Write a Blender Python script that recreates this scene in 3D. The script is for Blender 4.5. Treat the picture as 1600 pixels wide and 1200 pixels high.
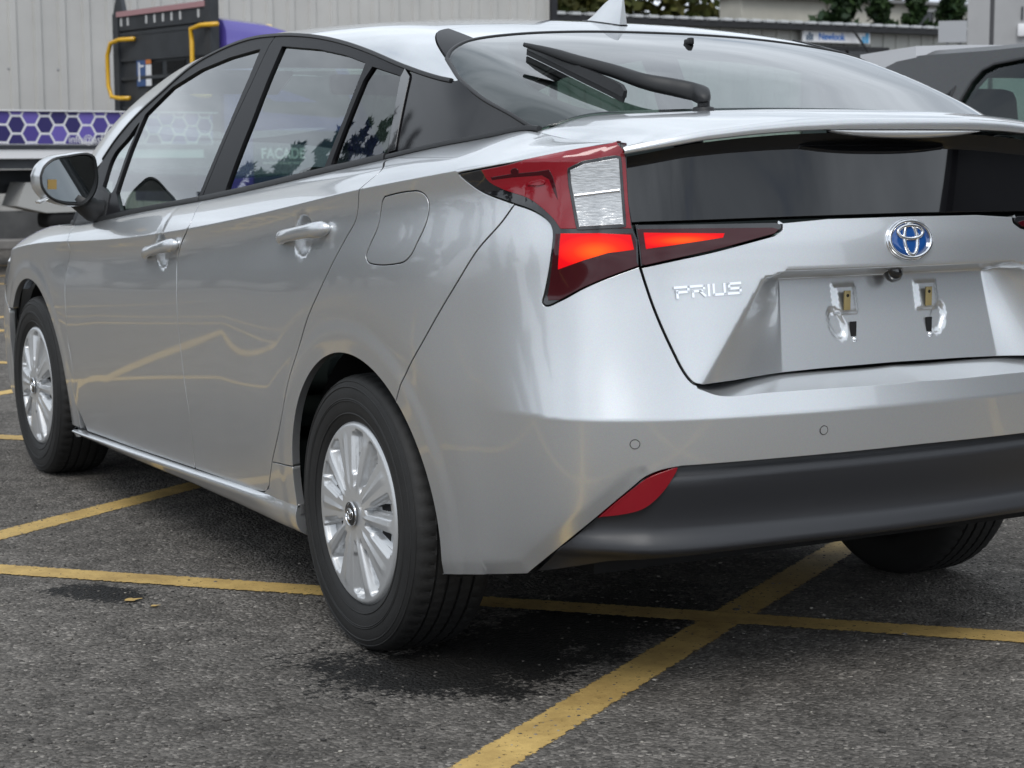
import bpy, bmesh, math, random, mathutils
import numpy as np
from mathutils import Vector, Matrix
from mathutils.geometry import delaunay_2d_cdt
for o in list(bpy.data.objects): bpy.data.objects.remove(o)
SC = bpy.context.scene; COL = SC.collection
# ---------------------------------------------------------------- camera
cam = bpy.data.cameras.new('camera'); camo = bpy.data.objects.new('camera', cam); COL.objects.link(camo); SC.camera = camo
cam.sensor_width = 36; cam.lens = 36*2876.7/1600; cam.clip_start = .05; cam.clip_end = 3000
def _camrot(yaw, pitch, roll):
    f = Vector((math.sin(yaw)*math.cos(pitch), math.cos(yaw)*math.cos(pitch), math.sin(pitch)))
    r = Vector((math.cos(yaw), -math.sin(yaw), 0)); u = r.cross(f); c, s = math.cos(roll), math.sin(roll)
    r2 = c*r+s*u; u2 = -s*r+c*u
    return Matrix((r2, u2, -f)).transposed()
camo.matrix_world = Matrix.Translation((-2.5442,-3.7256,1.1113)) @ _camrot(.51147,-.12436,-.003984).to_4x4()
cam.dof.use_dof = True; cam.dof.focus_distance = 4.2; cam.dof.aperture_fstop = 9.0
# ---------------------------------------------------------------- sky, sun, exposure
SUN_EL, SUN_AZ = math.radians(48), math.radians(215)      # azimuth clockwise from +Y
W = bpy.data.worlds.new('World'); SC.world = W; W.use_nodes = True
_n = W.node_tree.nodes; _l = W.node_tree.links; _n.clear()
_out = _n.new('ShaderNodeOutputWorld'); _bg = _n.new('ShaderNodeBackground'); _bg.inputs['Strength'].default_value = .11
_sky = _n.new('ShaderNodeTexSky'); _sky.sky_type = 'NISHITA'; _sky.sun_disc = False; _sky.sun_elevation = SUN_EL; _sky.sun_rotation = SUN_AZ; _sky.dust_density = 2.5
_tc = _n.new('ShaderNodeTexCoord'); _mp = _n.new('ShaderNodeMapping'); _mp.inputs['Scale'].default_value = (1.3,1.3,3.2)
_nz = _n.new('ShaderNodeTexNoise'); _nz.inputs['Scale'].default_value = 2.1; _nz.inputs['Detail'].default_value = 7; _nz.inputs['Roughness'].default_value = .55; _nz.inputs['Distortion'].default_value = .4
_cr = _n.new('ShaderNodeValToRGB'); _cr.color_ramp.elements[0].position = .30; _cr.color_ramp.elements[1].position = .62
_cr.color_ramp.elements[0].color = (3.0,3.4,3.9,1); _cr.color_ramp.elements[1].color = (7.6,8.2,8.9,1)
_cv = _n.new('ShaderNodeValToRGB'); _cv.color_ramp.elements[0].position = .26; _cv.color_ramp.elements[1].position = .36
_mx = _n.new('ShaderNodeMixRGB')
_l.new(_tc.outputs['Generated'], _mp.inputs[0]); _l.new(_mp.outputs[0], _nz.inputs['Vector']); _l.new(_nz.outputs['Fac'], _cr.inputs[0]); _l.new(_nz.outputs['Fac'], _cv.inputs[0])
_l.new(_cv.outputs[0], _mx.inputs[0]); _l.new(_sky.outputs[0], _mx.inputs[1]); _l.new(_cr.outputs[0], _mx.inputs[2]); _l.new(_mx.outputs[0], _bg.inputs[0]); _l.new(_bg.outputs[0], _out.inputs[0])
sun = bpy.data.lights.new('sun', 'SUN'); sun.energy = 1.0; sun.angle = math.radians(25); sun.color = (1,.97,.93)
suno = bpy.data.objects.new('sun', sun); COL.objects.link(suno)
_d = Vector((math.sin(SUN_AZ)*math.cos(SUN_EL), math.cos(SUN_AZ)*math.cos(SUN_EL), math.sin(SUN_EL)))
suno.rotation_euler = (-_d).to_track_quat('-Z', 'Y').to_euler(); suno.location = _d*50
SC.view_settings.view_transform = 'Standard'; SC.view_settings.look = 'None'; SC.view_settings.gamma = 1; SC.view_settings.exposure = 0.54
SC.cycles.max_bounces = 10; SC.cycles.transparent_max_bounces = 12; SC.cycles.caustics_reflective = False; SC.cycles.caustics_refractive = False
# ---------------------------------------------------------------- helpers
def mat(name, col=(.5,.5,.5), rough=.5, metal=0., coat=0., coat_rough=.03, spec=.5, emit=None, estr=0., bump=None, var=None, ior=1.5):
    m = bpy.data.materials.new(name); m.use_nodes = True; nt = m.node_tree; b = nt.nodes['Principled BSDF']
    b.inputs['Base Color'].default_value = (*col,1); b.inputs['Roughness'].default_value = rough; b.inputs['Metallic'].default_value = metal
    b.inputs['Coat Weight'].default_value = coat; b.inputs['Coat Roughness'].default_value = coat_rough; b.inputs['Specular IOR Level'].default_value = spec; b.inputs['IOR'].default_value = ior
    if emit: b.inputs['Emission Color'].default_value = (*emit,1); b.inputs['Emission Strength'].default_value = estr
    if bump or var:
        tc = nt.nodes.new('ShaderNodeTexCoord')
    if var:      # (scale, amount): brightness mottling
        nz = nt.nodes.new('ShaderNodeTexNoise'); nz.inputs['Scale'].default_value = var[0]; nz.inputs['Detail'].default_value = 6; nz.inputs['Roughness'].default_value = .6
        cr = nt.nodes.new('ShaderNodeValToRGB'); a = var[1]
        cr.color_ramp.elements[0].position = .3; cr.color_ramp.elements[1].position = .7
        cr.color_ramp.elements[0].color = (*[c*(1-a) for c in col],1); cr.color_ramp.elements[1].color = (*[min(1,c*(1+a)) for c in col],1)
        nt.links.new(tc.outputs['Object'], nz.inputs['Vector']); nt.links.new(nz.outputs['Fac'], cr.inputs[0]); nt.links.new(cr.outputs[0], b.inputs['Base Color'])
    if bump:     # (scale, strength)
        nz = nt.nodes.new('ShaderNodeTexNoise'); nz.inputs['Scale'].default_value = bump[0]; nz.inputs['Detail'].default_value = 4
        bp = nt.nodes.new('ShaderNodeBump'); bp.inputs['Strength'].default_value = bump[1]; bp.inputs['Distance'].default_value = .01
        nt.links.new(tc.outputs['Object'], nz.inputs['Vector']); nt.links.new(nz.outputs['Fac'], bp.inputs['Height']); nt.links.new(bp.outputs[0], b.inputs['Normal'])
    return m
def glass_mat(name, tint, f0=.04, boost=1.0, rough=0.):
    """thin sheet of glass: tinted see-through plus mirror by Schlick's rule, the same from both sides"""
    m = bpy.data.materials.new(name); m.use_nodes = True; nt = m.node_tree; nt.nodes.clear(); N, L = nt.nodes, nt.links
    o = N.new('ShaderNodeOutputMaterial'); t = N.new('ShaderNodeBsdfTransparent'); g = N.new('ShaderNodeBsdfGlossy'); x = N.new('ShaderNodeMixShader'); ge = N.new('ShaderNodeNewGeometry'); d = N.new('ShaderNodeVectorMath'); d.operation = 'DOT_PRODUCT'
    t.inputs[0].default_value = (*tint,1); g.inputs['Roughness'].default_value = rough; L.new(ge.outputs['Incoming'], d.inputs[0]); L.new(ge.outputs['Normal'], d.inputs[1])
    def mt(op, a, c=None):
        q = N.new('ShaderNodeMath'); q.operation = op
        for i, v in enumerate((a,c)):
            if v is None: continue
            if isinstance(v,(int,float)): q.inputs[i].default_value = v
            else: L.new(v, q.inputs[i])
        return q.outputs[0]
    k = mt('POWER', mt('SUBTRACT', 1., mt('ABSOLUTE', d.outputs['Value'])), 5.); f = mt('ADD', mt('MULTIPLY', k, 1-f0), f0); q = mt('MINIMUM', mt('MULTIPLY', f, boost), .97)
    L.new(q, x.inputs[0]); L.new(t.outputs[0], x.inputs[1]); L.new(g.outputs[0], x.inputs[2]); L.new(x.outputs[0], o.inputs[0])
    return m
def thing(name, label, cat, loc=(0,0,0), rotz=0, group=None):
    o = bpy.data.objects.new(name, None); COL.objects.link(o); o.empty_display_size = .2; o.location = loc; o.rotation_euler = (0,0,rotz)
    return tag(o, label, cat, group)
def tag(o, label=None, cat=None, group=None, kind=None):
    if label: o['label'] = label
    if cat: o['category'] = cat
    if group: o['group'] = group
    if kind: o['kind'] = kind
    return o
def link(name, me, parent=None):
    o = bpy.data.objects.new(name, me); COL.objects.link(o)
    if parent: o.parent = parent
    return o
def mesh_obj(name, V, F, m, parent=None, N=None, smooth=True, mi=None):
    me = bpy.data.meshes.new(name); me.from_pydata([tuple(map(float,v)) for v in V], [], [tuple(map(int,f)) for f in F])
    for x in (m if isinstance(m,(list,tuple)) else [m]): me.materials.append(x)
    if smooth: me.polygons.foreach_set('use_smooth', [True]*len(me.polygons))
    if mi is not None: me.polygons.foreach_set('material_index', [int(i) for i in mi])
    me.update()
    if N is not None: me.normals_split_custom_set_from_vertices([tuple(map(float,n)) for n in N])
    return link(name, me, parent)
def mirror_obj(o, parent=None, name=None):
    """the same part on the other side of the car: a mirrored mesh with mirrored normals"""
    me = o.data; V = [(-v.co.x, v.co.y, v.co.z) for v in me.vertices]; F = [tuple(reversed(p.vertices)) for p in me.polygons]
    n = len(me.vertices); N = None
    if o.get('_n') is None and me.has_custom_normals:
        cn = np.zeros(len(me.loops)*3); me.corner_normals.foreach_get('vector', cn); cn = cn.reshape(-1,3)
        li = np.zeros(len(me.loops), int); me.loops.foreach_get('vertex_index', li); N = np.zeros((n,3)); N[li] = cn; N[:,0] *= -1
    sm = bool(me.polygons[0].use_smooth)
    mi = [p.material_index for p in me.polygons]
    return mesh_obj(name or o.name.split('.')[0], V, F, list(me.materials), parent or o.parent, N, sm, mi)
class MB:
    """collects simple shapes into ONE mesh"""
    def __init__(s): s.bm = bmesh.new()
    def box(s, c, d, rz=0, bevel=0, rx=0, ry=0, taper=None):
        M = Matrix.Translation(c) @ Matrix.Rotation(rz,4,'Z') @ Matrix.Rotation(ry,4,'Y') @ Matrix.Rotation(rx,4,'X')
        g = bmesh.ops.create_cube(s.bm, size=1.0); vs = g['verts']
        for v in vs:
            k = 1
            if taper and v.co.z > 0: v.co.x *= taper[0]; v.co.y *= taper[1]
            v.co = Vector((v.co.x*d[0], v.co.y*d[1], v.co.z*d[2]))
        if bevel:
            es = list({e for v in vs for e in v.link_edges}); r = bmesh.ops.bevel(s.bm, geom=es, offset=bevel, segments=2, affect='EDGES', profile=.5)
            vs = list({v for f in r['faces'] for v in f.verts}|{v for v in vs if v.is_valid})
        for v in vs: v.co = M @ v.co
        return s
    def quad(s, a, b, c, d):
        s.bm.faces.new([s.bm.verts.new(p) for p in (a,b,c,d)]); return s
    def poly(s, pts):
        s.bm.faces.new([s.bm.verts.new(p) for p in pts]); return s
    def prism(s, pts, h):
        """pts: 3-D outline, h: offset vector"""
        a = [s.bm.verts.new(p) for p in pts]; b = [s.bm.verts.new(Vector(p)+Vector(h)) for p in pts]; n = len(a)
        s.bm.faces.new(a[::-1]); s.bm.faces.new(b)
        for i in range(n): s.bm.faces.new((a[i], a[(i+1)%n], b[(i+1)%n], b[i]))
        return s
    def tube(s, pts, r, n=10, cap=True, closed=False):
        pts = [Vector(p) for p in pts]; m = len(pts); rr = r if isinstance(r,(list,tuple)) else [r]*m; rings = []; up = None
        for i, p in enumerate(pts):
            if closed: t = (pts[(i+1)%m]-pts[i-1]).normalized()
            else: t = (pts[min(i+1,m-1)]-pts[max(i-1,0)]).normalized()
            if up is None: up = t.orthogonal().normalized()
            up = (up-t*up.dot(t)).normalized(); w = t.cross(up)
            rings.append([s.bm.verts.new(p+(up*math.cos(a)+w*math.sin(a))*rr[i]) for a in [2*math.pi*k/n for k in range(n)]])
        for i in range(m if closed else m-1):
            A, B = rings[i], rings[(i+1)%m]
            for k in range(n): s.bm.faces.new((A[k], A[(k+1)%n], B[(k+1)%n], B[k]))
        if cap and not closed: s.bm.faces.new(rings[0][::-1]); s.bm.faces.new(rings[-1])
        return s
    def loft(s, rings, closed=True, caps=True):
        R = [[s.bm.verts.new(p) for p in r] for r in rings]; n = len(R[0])
        for A, B in zip(R, R[1:]):
            for k in range(n if closed else n-1): s.bm.faces.new((A[k], A[(k+1)%n], B[(k+1)%n], B[k]))
        if caps and closed: s.bm.faces.new(R[0][::-1]); s.bm.faces.new(R[-1])
        return s
    def lathe(s, prof, n=64, M=None):
        """profile of (radius, height) turned about local Z"""
        R = []
        for k in range(n):
            a = 2*math.pi*k/n; R.append([s.bm.verts.new((M or Matrix()) @ Vector((r*math.cos(a), r*math.sin(a), h))) for r, h in prof])
        for k in range(n):
            A, B = R[k], R[(k+1)%n]
            for i in range(len(prof)-1): s.bm.faces.new((A[i], B[i], B[i+1], A[i+1]))
        return s
    def build(s, name, m, parent=None, smooth=False, auto=None):
        bmesh.ops.recalc_face_normals(s.bm, faces=s.bm.faces); me = bpy.data.meshes.new(name); s.bm.to_mesh(me); s.bm.free()
        for x in (m if isinstance(m,(list,tuple)) else [m]): me.materials.append(x)
        if smooth or auto:
            me.polygons.foreach_set('use_smooth', [True]*len(me.polygons))
            if auto: me.set_sharp_from_angle(angle=math.radians(auto))
        me.update(); return link(name, me, parent)
def text_obj(name, txt, size, m, M, parent=None, depth=.002, align='CENTER', sx=1.0, bold=0.):
    cu = bpy.data.curves.new(name, 'FONT'); cu.body = txt; cu.size = size; cu.extrude = depth; cu.align_x = align; cu.align_y = 'CENTER'; cu.offset = bold
    t = bpy.data.objects.new(name, cu); COL.objects.link(t); bpy.context.view_layer.update()
    me = bpy.data.meshes.new_from_object(t.evaluated_get(bpy.context.evaluated_depsgraph_get())); bpy.data.objects.remove(t); bpy.data.curves.remove(cu)
    me.transform(M @ Matrix.Diagonal((sx,1,1,1))); me.materials.clear(); me.materials.append(m); me.name = name
    return link(name, me, parent)
# ---- trimmed panels on a parametric surface
def resample(poly, step, closed=True):
    P = np.asarray(poly, float); out = []; n = len(P)
    for i in range(n if closed else n-1):
        a, b = P[i], P[(i+1)%n]; k = max(1, int(math.ceil(np.hypot(*(b-a))/step)))
        for j in range(k): out.append(a+(b-a)*j/k)
    if not closed: out.append(P[-1])
    return np.array(out)
def smoothline(pts, step=.01, tight=.5):
    """Catmull-Rom through points"""
    P = np.asarray(pts, float)
    if len(P) < 3: return P
    Q = np.vstack([2*P[0]-P[1], P, 2*P[-1]-P[-2]]); out = []
    for i in range(1, len(Q)-2):
        p0, p1, p2, p3 = Q[i-1:i+3]; k = max(1, int(math.ceil(np.hypot(*(p2-p1))/step)))
        d1 = np.hypot(*(p1-p0))+1e-9; d2 = np.hypot(*(p2-p1))+1e-9; d3 = np.hypot(*(p3-p2))+1e-9
        m1 = ((p1-p0)/d1+(p2-p1)/d2)/2*d2; m2 = ((p2-p1)/d2+(p3-p2)/d3)/2*d2
        for j in range(k):
            t = j/k; out.append((2*t**3-3*t*t+1)*p1+(t**3-2*t*t+t)*m1+(-2*t**3+3*t*t)*p2+(t**3-t*t)*m2)
    out.append(P[-1]); return np.array(out)
def area2(P): x, y = P[:,0], P[:,1]; return .5*np.sum(x*np.roll(y,-1)-np.roll(x,-1)*y)
def inside(P, X):
    x, y = X[:,0], X[:,1]; r = np.zeros(len(X), bool); n = len(P); j = n-1
    for i in range(n):
        c = (P[i,1] > y) != (P[j,1] > y)
        with np.errstate(divide='ignore', invalid='ignore'):
            r ^= c & (x < (P[j,0]-P[i,0])*(y-P[i,1])/(P[j,1]-P[i,1])+P[i,0])
        j = i
    return r
def edist(P, X):
    d = np.full(len(X), 1e9); n = len(P)
    for i in range(n):
        a, b = P[i], P[(i+1)%n]; ab = b-a; L2 = ab@ab+1e-18; t = np.clip(((X-a)@ab)/L2, 0, 1); q = a+t[:,None]*ab; d = np.minimum(d, np.hypot(*(X-q).T))
    return d
def snormals(S, A, B, e=.002):
    da = S(A+e,B)-S(A-e,B); db = S(A,B+e)-S(A,B-e); n = np.cross(da, db); n /= np.linalg.norm(n,axis=1)[:,None]+1e-12
    return n, da/(2*e), db/(2*e)
def panel(name, S, poly, m, parent=None, step=.014, gap=.0024, depth=.02, off=0., extra=None, rnd=.0009, center=(0,1.2,.6), holes=(), eps=.002, flange=True, lines=(), keep=0.):
    """one sheet-metal or glass panel: polygon in surface parameters -> fine mesh with exact normals and turned-in edges"""
    P = resample(poly, step*.8); P = P[np.hypot(*(P-np.roll(P,1,0)).T) > 1e-5]
    if area2(P) < 0: P = P[::-1]
    def inset(P, g):
        t = np.roll(P,-1,0)-np.roll(P,1,0); t /= np.hypot(*t.T)[:,None]+1e-12; return P+np.stack([-t[:,1], t[:,0]],1)*g, np.stack([t[:,1], -t[:,0]],1)
    P, out = inset(P, gap)
    loops = [(P, out)]
    for h in holes:
        H = resample(h, step*.8)
        if area2(H) > 0: H = H[::-1]
        H, ho = inset(H, gap); loops.append((H, ho))
    lo, hi = P.min(0), P.max(0); gx = np.arange(lo[0]+step/2, hi[0], step); gy = np.arange(lo[1]+step/2, hi[1], step*.9)
    X, Y = np.meshgrid(gx, gy, indexing='ij'); Y = Y.copy(); X = X.copy(); X[:,1::2] += step/2
    G = np.stack([X.ravel(), Y.ravel()],1)
    kept = []
    for ln in lines: 
        ln = np.asarray(ln); lk = ln; lo_, hi_ = lk.min(0)-step, lk.max(0)+step; nr_ = np.all((G > lo_) & (G < hi_), 1); d = np.full(len(G), 9.); d[nr_] = np.min(np.hypot(G[nr_][:,None,0]-lk[None,:,0], G[nr_][:,None,1]-lk[None,:,1]),1) if nr_.any() else 9.; G = G[d > step*.6] if not keep else G[d > keep]; kept.append(ln)
    if kept: G = np.vstack([G]+kept)
    if extra is not None: G = np.vstack([G, extra])
    k = inside(P, G)
    for H,_ in loops[1:]: k &= ~inside(H, G)
    G = G[k]
    for H,_ in loops: 
        if len(G): G = G[edist(H, G) > step*.35]
    verts = []; edges = []
    for H,_ in loops:
        b = len(verts); verts += [Vector(p) for p in H]; edges += [(b+i, b+(i+1)%len(H)) for i in range(len(H))]
    nb = len(verts); verts += [Vector(p) for p in G]
    r = delaunay_2d_cdt(verts, edges, [], 1, 1e-7)
    V2 = np.array([tuple(v) for v in r[0]]); F = [list(f) for f in r[2]]; orig = r[3]
    if holes:
        c = np.array([V2[f].mean(0) for f in F]); k = np.ones(len(F), bool)
        for H,_ in loops[1:]: k &= ~inside(H, c)
        F = [f for f, q in zip(F, k) if q]
    A, B = V2[:,0], V2[:,1]; pos = S(A, B); n, da, db = snormals(S, A, B, eps)
    ctr = np.asarray(center); sg = np.sign(np.median(np.sum(n*(pos-ctr),1))) or 1.; n = n*sg
    pos = pos+n*off
    if sg < 0: F = [f[::-1] for f in F]
    inv = {}
    for i, oo in enumerate(orig):
        for q in oo: inv[q] = i
    Vs = [pos]; Ns = [n]; cnt = len(pos); b0 = 0
    if flange:
        for H, ho in loops:
            m_ = len(H); idx = [inv.get(b0+i) for i in range(m_)]; ok = [i for i in range(m_) if idx[i] is not None]; I = np.array([idx[i] for i in ok]); O = ho[ok]
            t = da[I]*O[:,:1]+db[I]*O[:,1:]; t -= n[I]*np.sum(t*n[I],1)[:,None]; t /= np.linalg.norm(t,axis=1)[:,None]+1e-12
            n1 = n[I]+t; n1 /= np.linalg.norm(n1,axis=1)[:,None]
            r1 = pos[I]+t*rnd*.7-n[I]*rnd*.3; r2 = pos[I]+t*rnd-n[I]*rnd; r3 = pos[I]+t*rnd-n[I]*depth
            Vs += [r1, r2, r3]; Ns += [n1, t, t]; c = len(ok); base = cnt; cnt += 3*c
            ring = [I, base+np.arange(c), base+c+np.arange(c), base+2*c+np.arange(c)]
            for q in range(3):
                a, b = ring[q], ring[q+1]
                for i in range(c):
                    j = (i+1)%c; f = [a[i], b[i], b[j], a[j]]
                    F.append(f if sg > 0 else f[::-1])
            b0 += m_
    return mesh_obj(name, np.vstack(Vs), F, m, parent, np.vstack(Ns))
def strip(name, S, line, width, height, m, parent=None, prof=None, center=(0,1.2,.6)):
    """a moulding swept along a parameter line lying on surface S"""
    Ln = resample(line, .02, False); A, B = Ln[:,0], Ln[:,1]; P = S(A,B); n,_,_ = snormals(S, A, B); n *= np.sign(np.median(np.sum(n*(P-np.asarray(center)),1))) or 1
    t = np.gradient(P, axis=0); t /= np.linalg.norm(t,axis=1)[:,None]; w = np.cross(n, t); w /= np.linalg.norm(w,axis=1)[:,None]
    pr = prof or [(-.5,-.4),(-.5,.5),(-.36,.9),(0,1),(.36,.9),(.5,.5),(.5,-.4)]
    return MB().loft([[Vector(P[i]+w[i]*a*width+n[i]*b*height) for a, b in pr] for i in range(len(P))]).build(name, m, parent, auto=50)
# ---------------------------------------------------------------- surfaces of the car (metres, rear axle at y=0)
def cspline(xs, ys):
    """natural cubic spline through points, returns vectorised function (linear outside)"""
    xs = np.asarray(xs, float); ys = np.asarray(ys, float); n = len(xs); h = np.diff(xs)
    A = np.eye(n); b = np.zeros(n)
    for i in range(1, n-1):
        A[i, i-1] = h[i-1]; A[i, i] = 2*(h[i-1]+h[i]); A[i, i+1] = h[i]
        b[i] = 6*((ys[i+1]-ys[i])/h[i]-(ys[i]-ys[i-1])/h[i-1])
    M = np.linalg.solve(A, b)
    def f(x):
        x = np.asarray(x, float); xc = np.clip(x, xs[0], xs[-1])
        i = np.clip(np.searchsorted(xs, xc)-1, 0, n-2); hh = h[i]; a = (xs[i+1]-xc)/hh; c = (xc-xs[i])/hh
        y = a*ys[i]+c*ys[i+1]+((a**3-a)*M[i]+(c**3-c)*M[i+1])*hh*hh/6
        s0 = (ys[1]-ys[0])/h[0]-h[0]*(2*M[0]+M[1])/6; s1 = (ys[-1]-ys[-2])/h[-1]+h[-1]*(M[-2]+2*M[-1])/6
        return y+np.minimum(x-xs[0], 0)*s0+np.maximum(x-xs[-1], 0)*s1
    return f
def pchip(xs, ys):
    """monotone cubic through points, constant slope outside"""
    xs = np.asarray(xs, float); ys = np.asarray(ys, float); h = np.diff(xs); dl = np.diff(ys)/h; n = len(xs)
    m = np.zeros(n); m[0] = dl[0]; m[-1] = dl[-1]
    for i in range(1, n-1):
        if dl[i-1]*dl[i] > 0:
            w1 = 2*h[i]+h[i-1]; w2 = h[i]+2*h[i-1]; m[i] = (w1+w2)/(w1/dl[i-1]+w2/dl[i])
    def f(x):
        x = np.asarray(x, float); xc = np.clip(x, xs[0], xs[-1]); i = np.clip(np.searchsorted(xs, xc)-1, 0, n-2)
        t = (xc-xs[i])/h[i]
        y = (2*t**3-3*t**2+1)*ys[i]+(t**3-2*t**2+t)*h[i]*m[i]+(-2*t**3+3*t**2)*ys[i+1]+(t**3-t**2)*h[i]*m[i+1]
        return y+np.minimum(x-xs[0], 0)*m[0]+np.maximum(x-xs[-1], 0)*m[-1]
    return f
def sstep(a, b, x):
    t = np.clip((np.asarray(x, float)-a)/(b-a), 0, 1); return t*t*(3-2*t)

# plan outline of the body from the rear centre along the left side to the nose
PLAN = np.array([(0,-.874),(.2,-.868),(.4,-.848),(.54,-.822),(.64,-.782),(.72,-.725),(.775,-.645),(.815,-.53),(.845,-.38),(.860,-.22),(.868,-.05),
 (.871,.2),(.878,.6),(.880,1.0),(.880,1.5),(.876,2.0),(.868,2.4),(.864,2.75),(.854,3.05),(.812,3.29),(.69,3.47),(.49,3.585),(.25,3.64),(0,3.655)])
_pp = np.vstack([PLAN[2:0:-1]*[-1,1], PLAN, PLAN[-2:-4:-1]*[-1,1]])
_ch = np.concatenate([[0], np.cumsum(np.hypot(*np.diff(_pp, axis=0).T))])
_fx = cspline(_ch, _pp[:,0]); _fy = cspline(_ch, _pp[:,1])
_t = np.linspace(_ch[2], _ch[-3], 6000); _px = _fx(_t); _py = _fy(_t)
_s = np.concatenate([[0], np.cumsum(np.hypot(np.diff(_px), np.diff(_py)))])
SMAX = _s[-1]
_tx = np.gradient(_px, _s); _ty = np.gradient(_py, _s); _n = np.hypot(_tx, _ty); 
_nx = _ty/_n; _ny = -_tx/_n                        # outward normal (x is half width, positive outward)
def plan(s):
    a = np.abs(s); return np.interp(a,_s,_px), np.interp(a,_s,_py), np.interp(a,_s,_nx), np.interp(a,_s,_ny)
def s_of_y(y): return np.interp(y, _py, _s)

zcrease = cspline([-.9,-.62,-.4,-.04,.54,1.1,1.6,2.2,2.8,3.5],[1.108,1.098,1.074,1.034,.965,.908,.868,.836,.795,.69])
d_up = cspline([-1,-.05,0,.035,.08,.14,.2,.3,1.2],[.0,.0,.0035,.0085,.0085,.003,-.001,0,0])
def d_up(h):
    return _dup(np.clip(h,-.02,.45))
_dup = cspline([-.02,0,.035,.08,.14,.2,.3,.45],[.003,.004,.0095,.009,.0025,-.001,0,0])
d_low = cspline([.12,.17,.24,.33,.45,.6,.75,.9,1.25],[.058,.046,.036,.026,.014,.004,0,0,0])
_dr1 = cspline([.25,.30,.345,.40,.50,.607],[.03,.014,-.004,-.016,-.027,-.033])
_dr2 = cspline([.607,.70,.80,.878,.935,.985,1.15],[-.033,-.009,.010,.021,.027,.038,.05])
def d_rear(z):
    return np.where(z < .607, _dr1(np.maximum(z,.2)), _dr2(z))
d_front = cspline([.15,.2,.3,.45,.6,.7,.8],[.08,.03,.0,-.005,.01,.05,.13])
ARCH_Z = .312; ARCH_R = .352
def flare(y, z):
    o = 0.
    for yc in (0., 2.70):
        r = np.hypot(y-yc, z-ARCH_Z); o = o+.0045*(1-sstep(.400,.445,r))+(.014 if yc == 0 else .008)*((1-sstep(.37,.85,r))-.7*(1-sstep(.33,.52,r)))
    return o
CUPS = [(1.755,.925),(2.757,.848)]                   # finger recesses behind the door handles
_TK = np.array([(1.30,.205),(1.16,.234),(.875,.281),(.71,.413),(.617,.499)])
def tuck(s, z):
    """the skin turns in along the lower corner of the rear bumper"""
    s = np.abs(s); best = np.full(np.broadcast(s,z).shape, 9.)
    for (a0,b0),(a1,b1) in zip(_TK[:-1], _TK[1:]):
        dx, dz = a1-a0, b1-b0; L = math.hypot(dx,dz); u = ((s-a0)*dx+(z-b0)*dz)/L/L; p = (-(s-a0)*dz+(z-b0)*dx)/L*(-1)
        p = np.where((u < -.02), 9., np.where(u > 1.02, 9., p)); best = np.where(np.abs(p) < np.abs(best), p, best)
    k = np.where(s > 1.0, .55, 1.)*(1-sstep(.70,.60,s))
    u_ = np.clip(.028-best, -.2, .034); return np.where(best < 8, .40*.5*(u_+np.sqrt(u_*u_+.007**2)-.0), 0.)*k*(s < 1.29)
def Lsurf(s, z):
    """lower body: s = distance along the plan outline from the rear centre (negative = right side), z = height"""
    s = np.asarray(s, float); z = np.asarray(z, float)
    px, py, nx, ny = plan(s)
    wr = 1-sstep(-.80,-.50,py); wf = sstep(2.9,3.45,py)
    side = d_up(zcrease(py)-z)*(1-sstep(2.2,2.8,py))+d_low(z)-flare(py, z)
    d = side*(1-wr)*(1-wf)+d_rear(z)*wr+d_front(z)*wf
    for cs, cz in CUPS:
        d = d+.017*(1-sstep(.45,1,np.hypot((np.abs(s)-cs)/.058, (z-cz)/.056)))
    d = d+tuck(s, z)
    x = px-nx*d; y = py-ny*d
    return np.stack([-np.sign(s+1e-9)*x, y, z+0*x], -1)

# belt line and side glass
wbelt = cspline([-.76,-.62,-.50,-.40,-.25,-.08,.15,.5,1.1,1.8,2.4,2.8,3.1,3.35,3.6],[.606,.628,.645,.672,.712,.744,.770,.790,.806,.810,.800,.765,.715,.64,.48])
zbelt = cspline([-.76,-.632,-.513,-.448,-.361,-.204,.018,.342,.719,1.103,1.574,2.017,2.375,2.7,3.0,3.3,3.6],
 [1.131,1.136,1.147,1.158,1.150,1.1306,1.1023,1.0653,1.0244,.9871,.9477,.9064,.880,.868,.832,.748,.62])
def LH(s, t):
    """body side: below the shoulder crease t is the height; above it t-crease runs 0..0.1 across the shoulder to the belt"""
    s = np.asarray(s, float); t = np.asarray(t, float)
    px, py, nx, ny = plan(s); zc = zcrease(py)
    zz = np.minimum(t, zc); a = Lsurf(s, zz); sg = -np.sign(s+1e-9)
    v = np.clip((t-zc)/.1, 0, None); y = a[...,1]
    b = np.stack([sg*wbelt(y), y, zbelt(y)], -1)
    hv = (4*v*(1-v)*.010)[...,None]*np.stack([sg*.45+0*v, 0*v, .9+0*v], -1)
    return a+(b-a)*v[...,None]+hv
def Gsurf(y, z):
    """side glass and black window frames (left side)"""
    y = np.asarray(y, float); z = np.asarray(z, float)
    h = z-zbelt(y); return np.stack([-(wbelt(y)-.008-.34*h-.18*h*h*np.sign(h)), y+0*z, z+0*y], -1)
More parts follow.
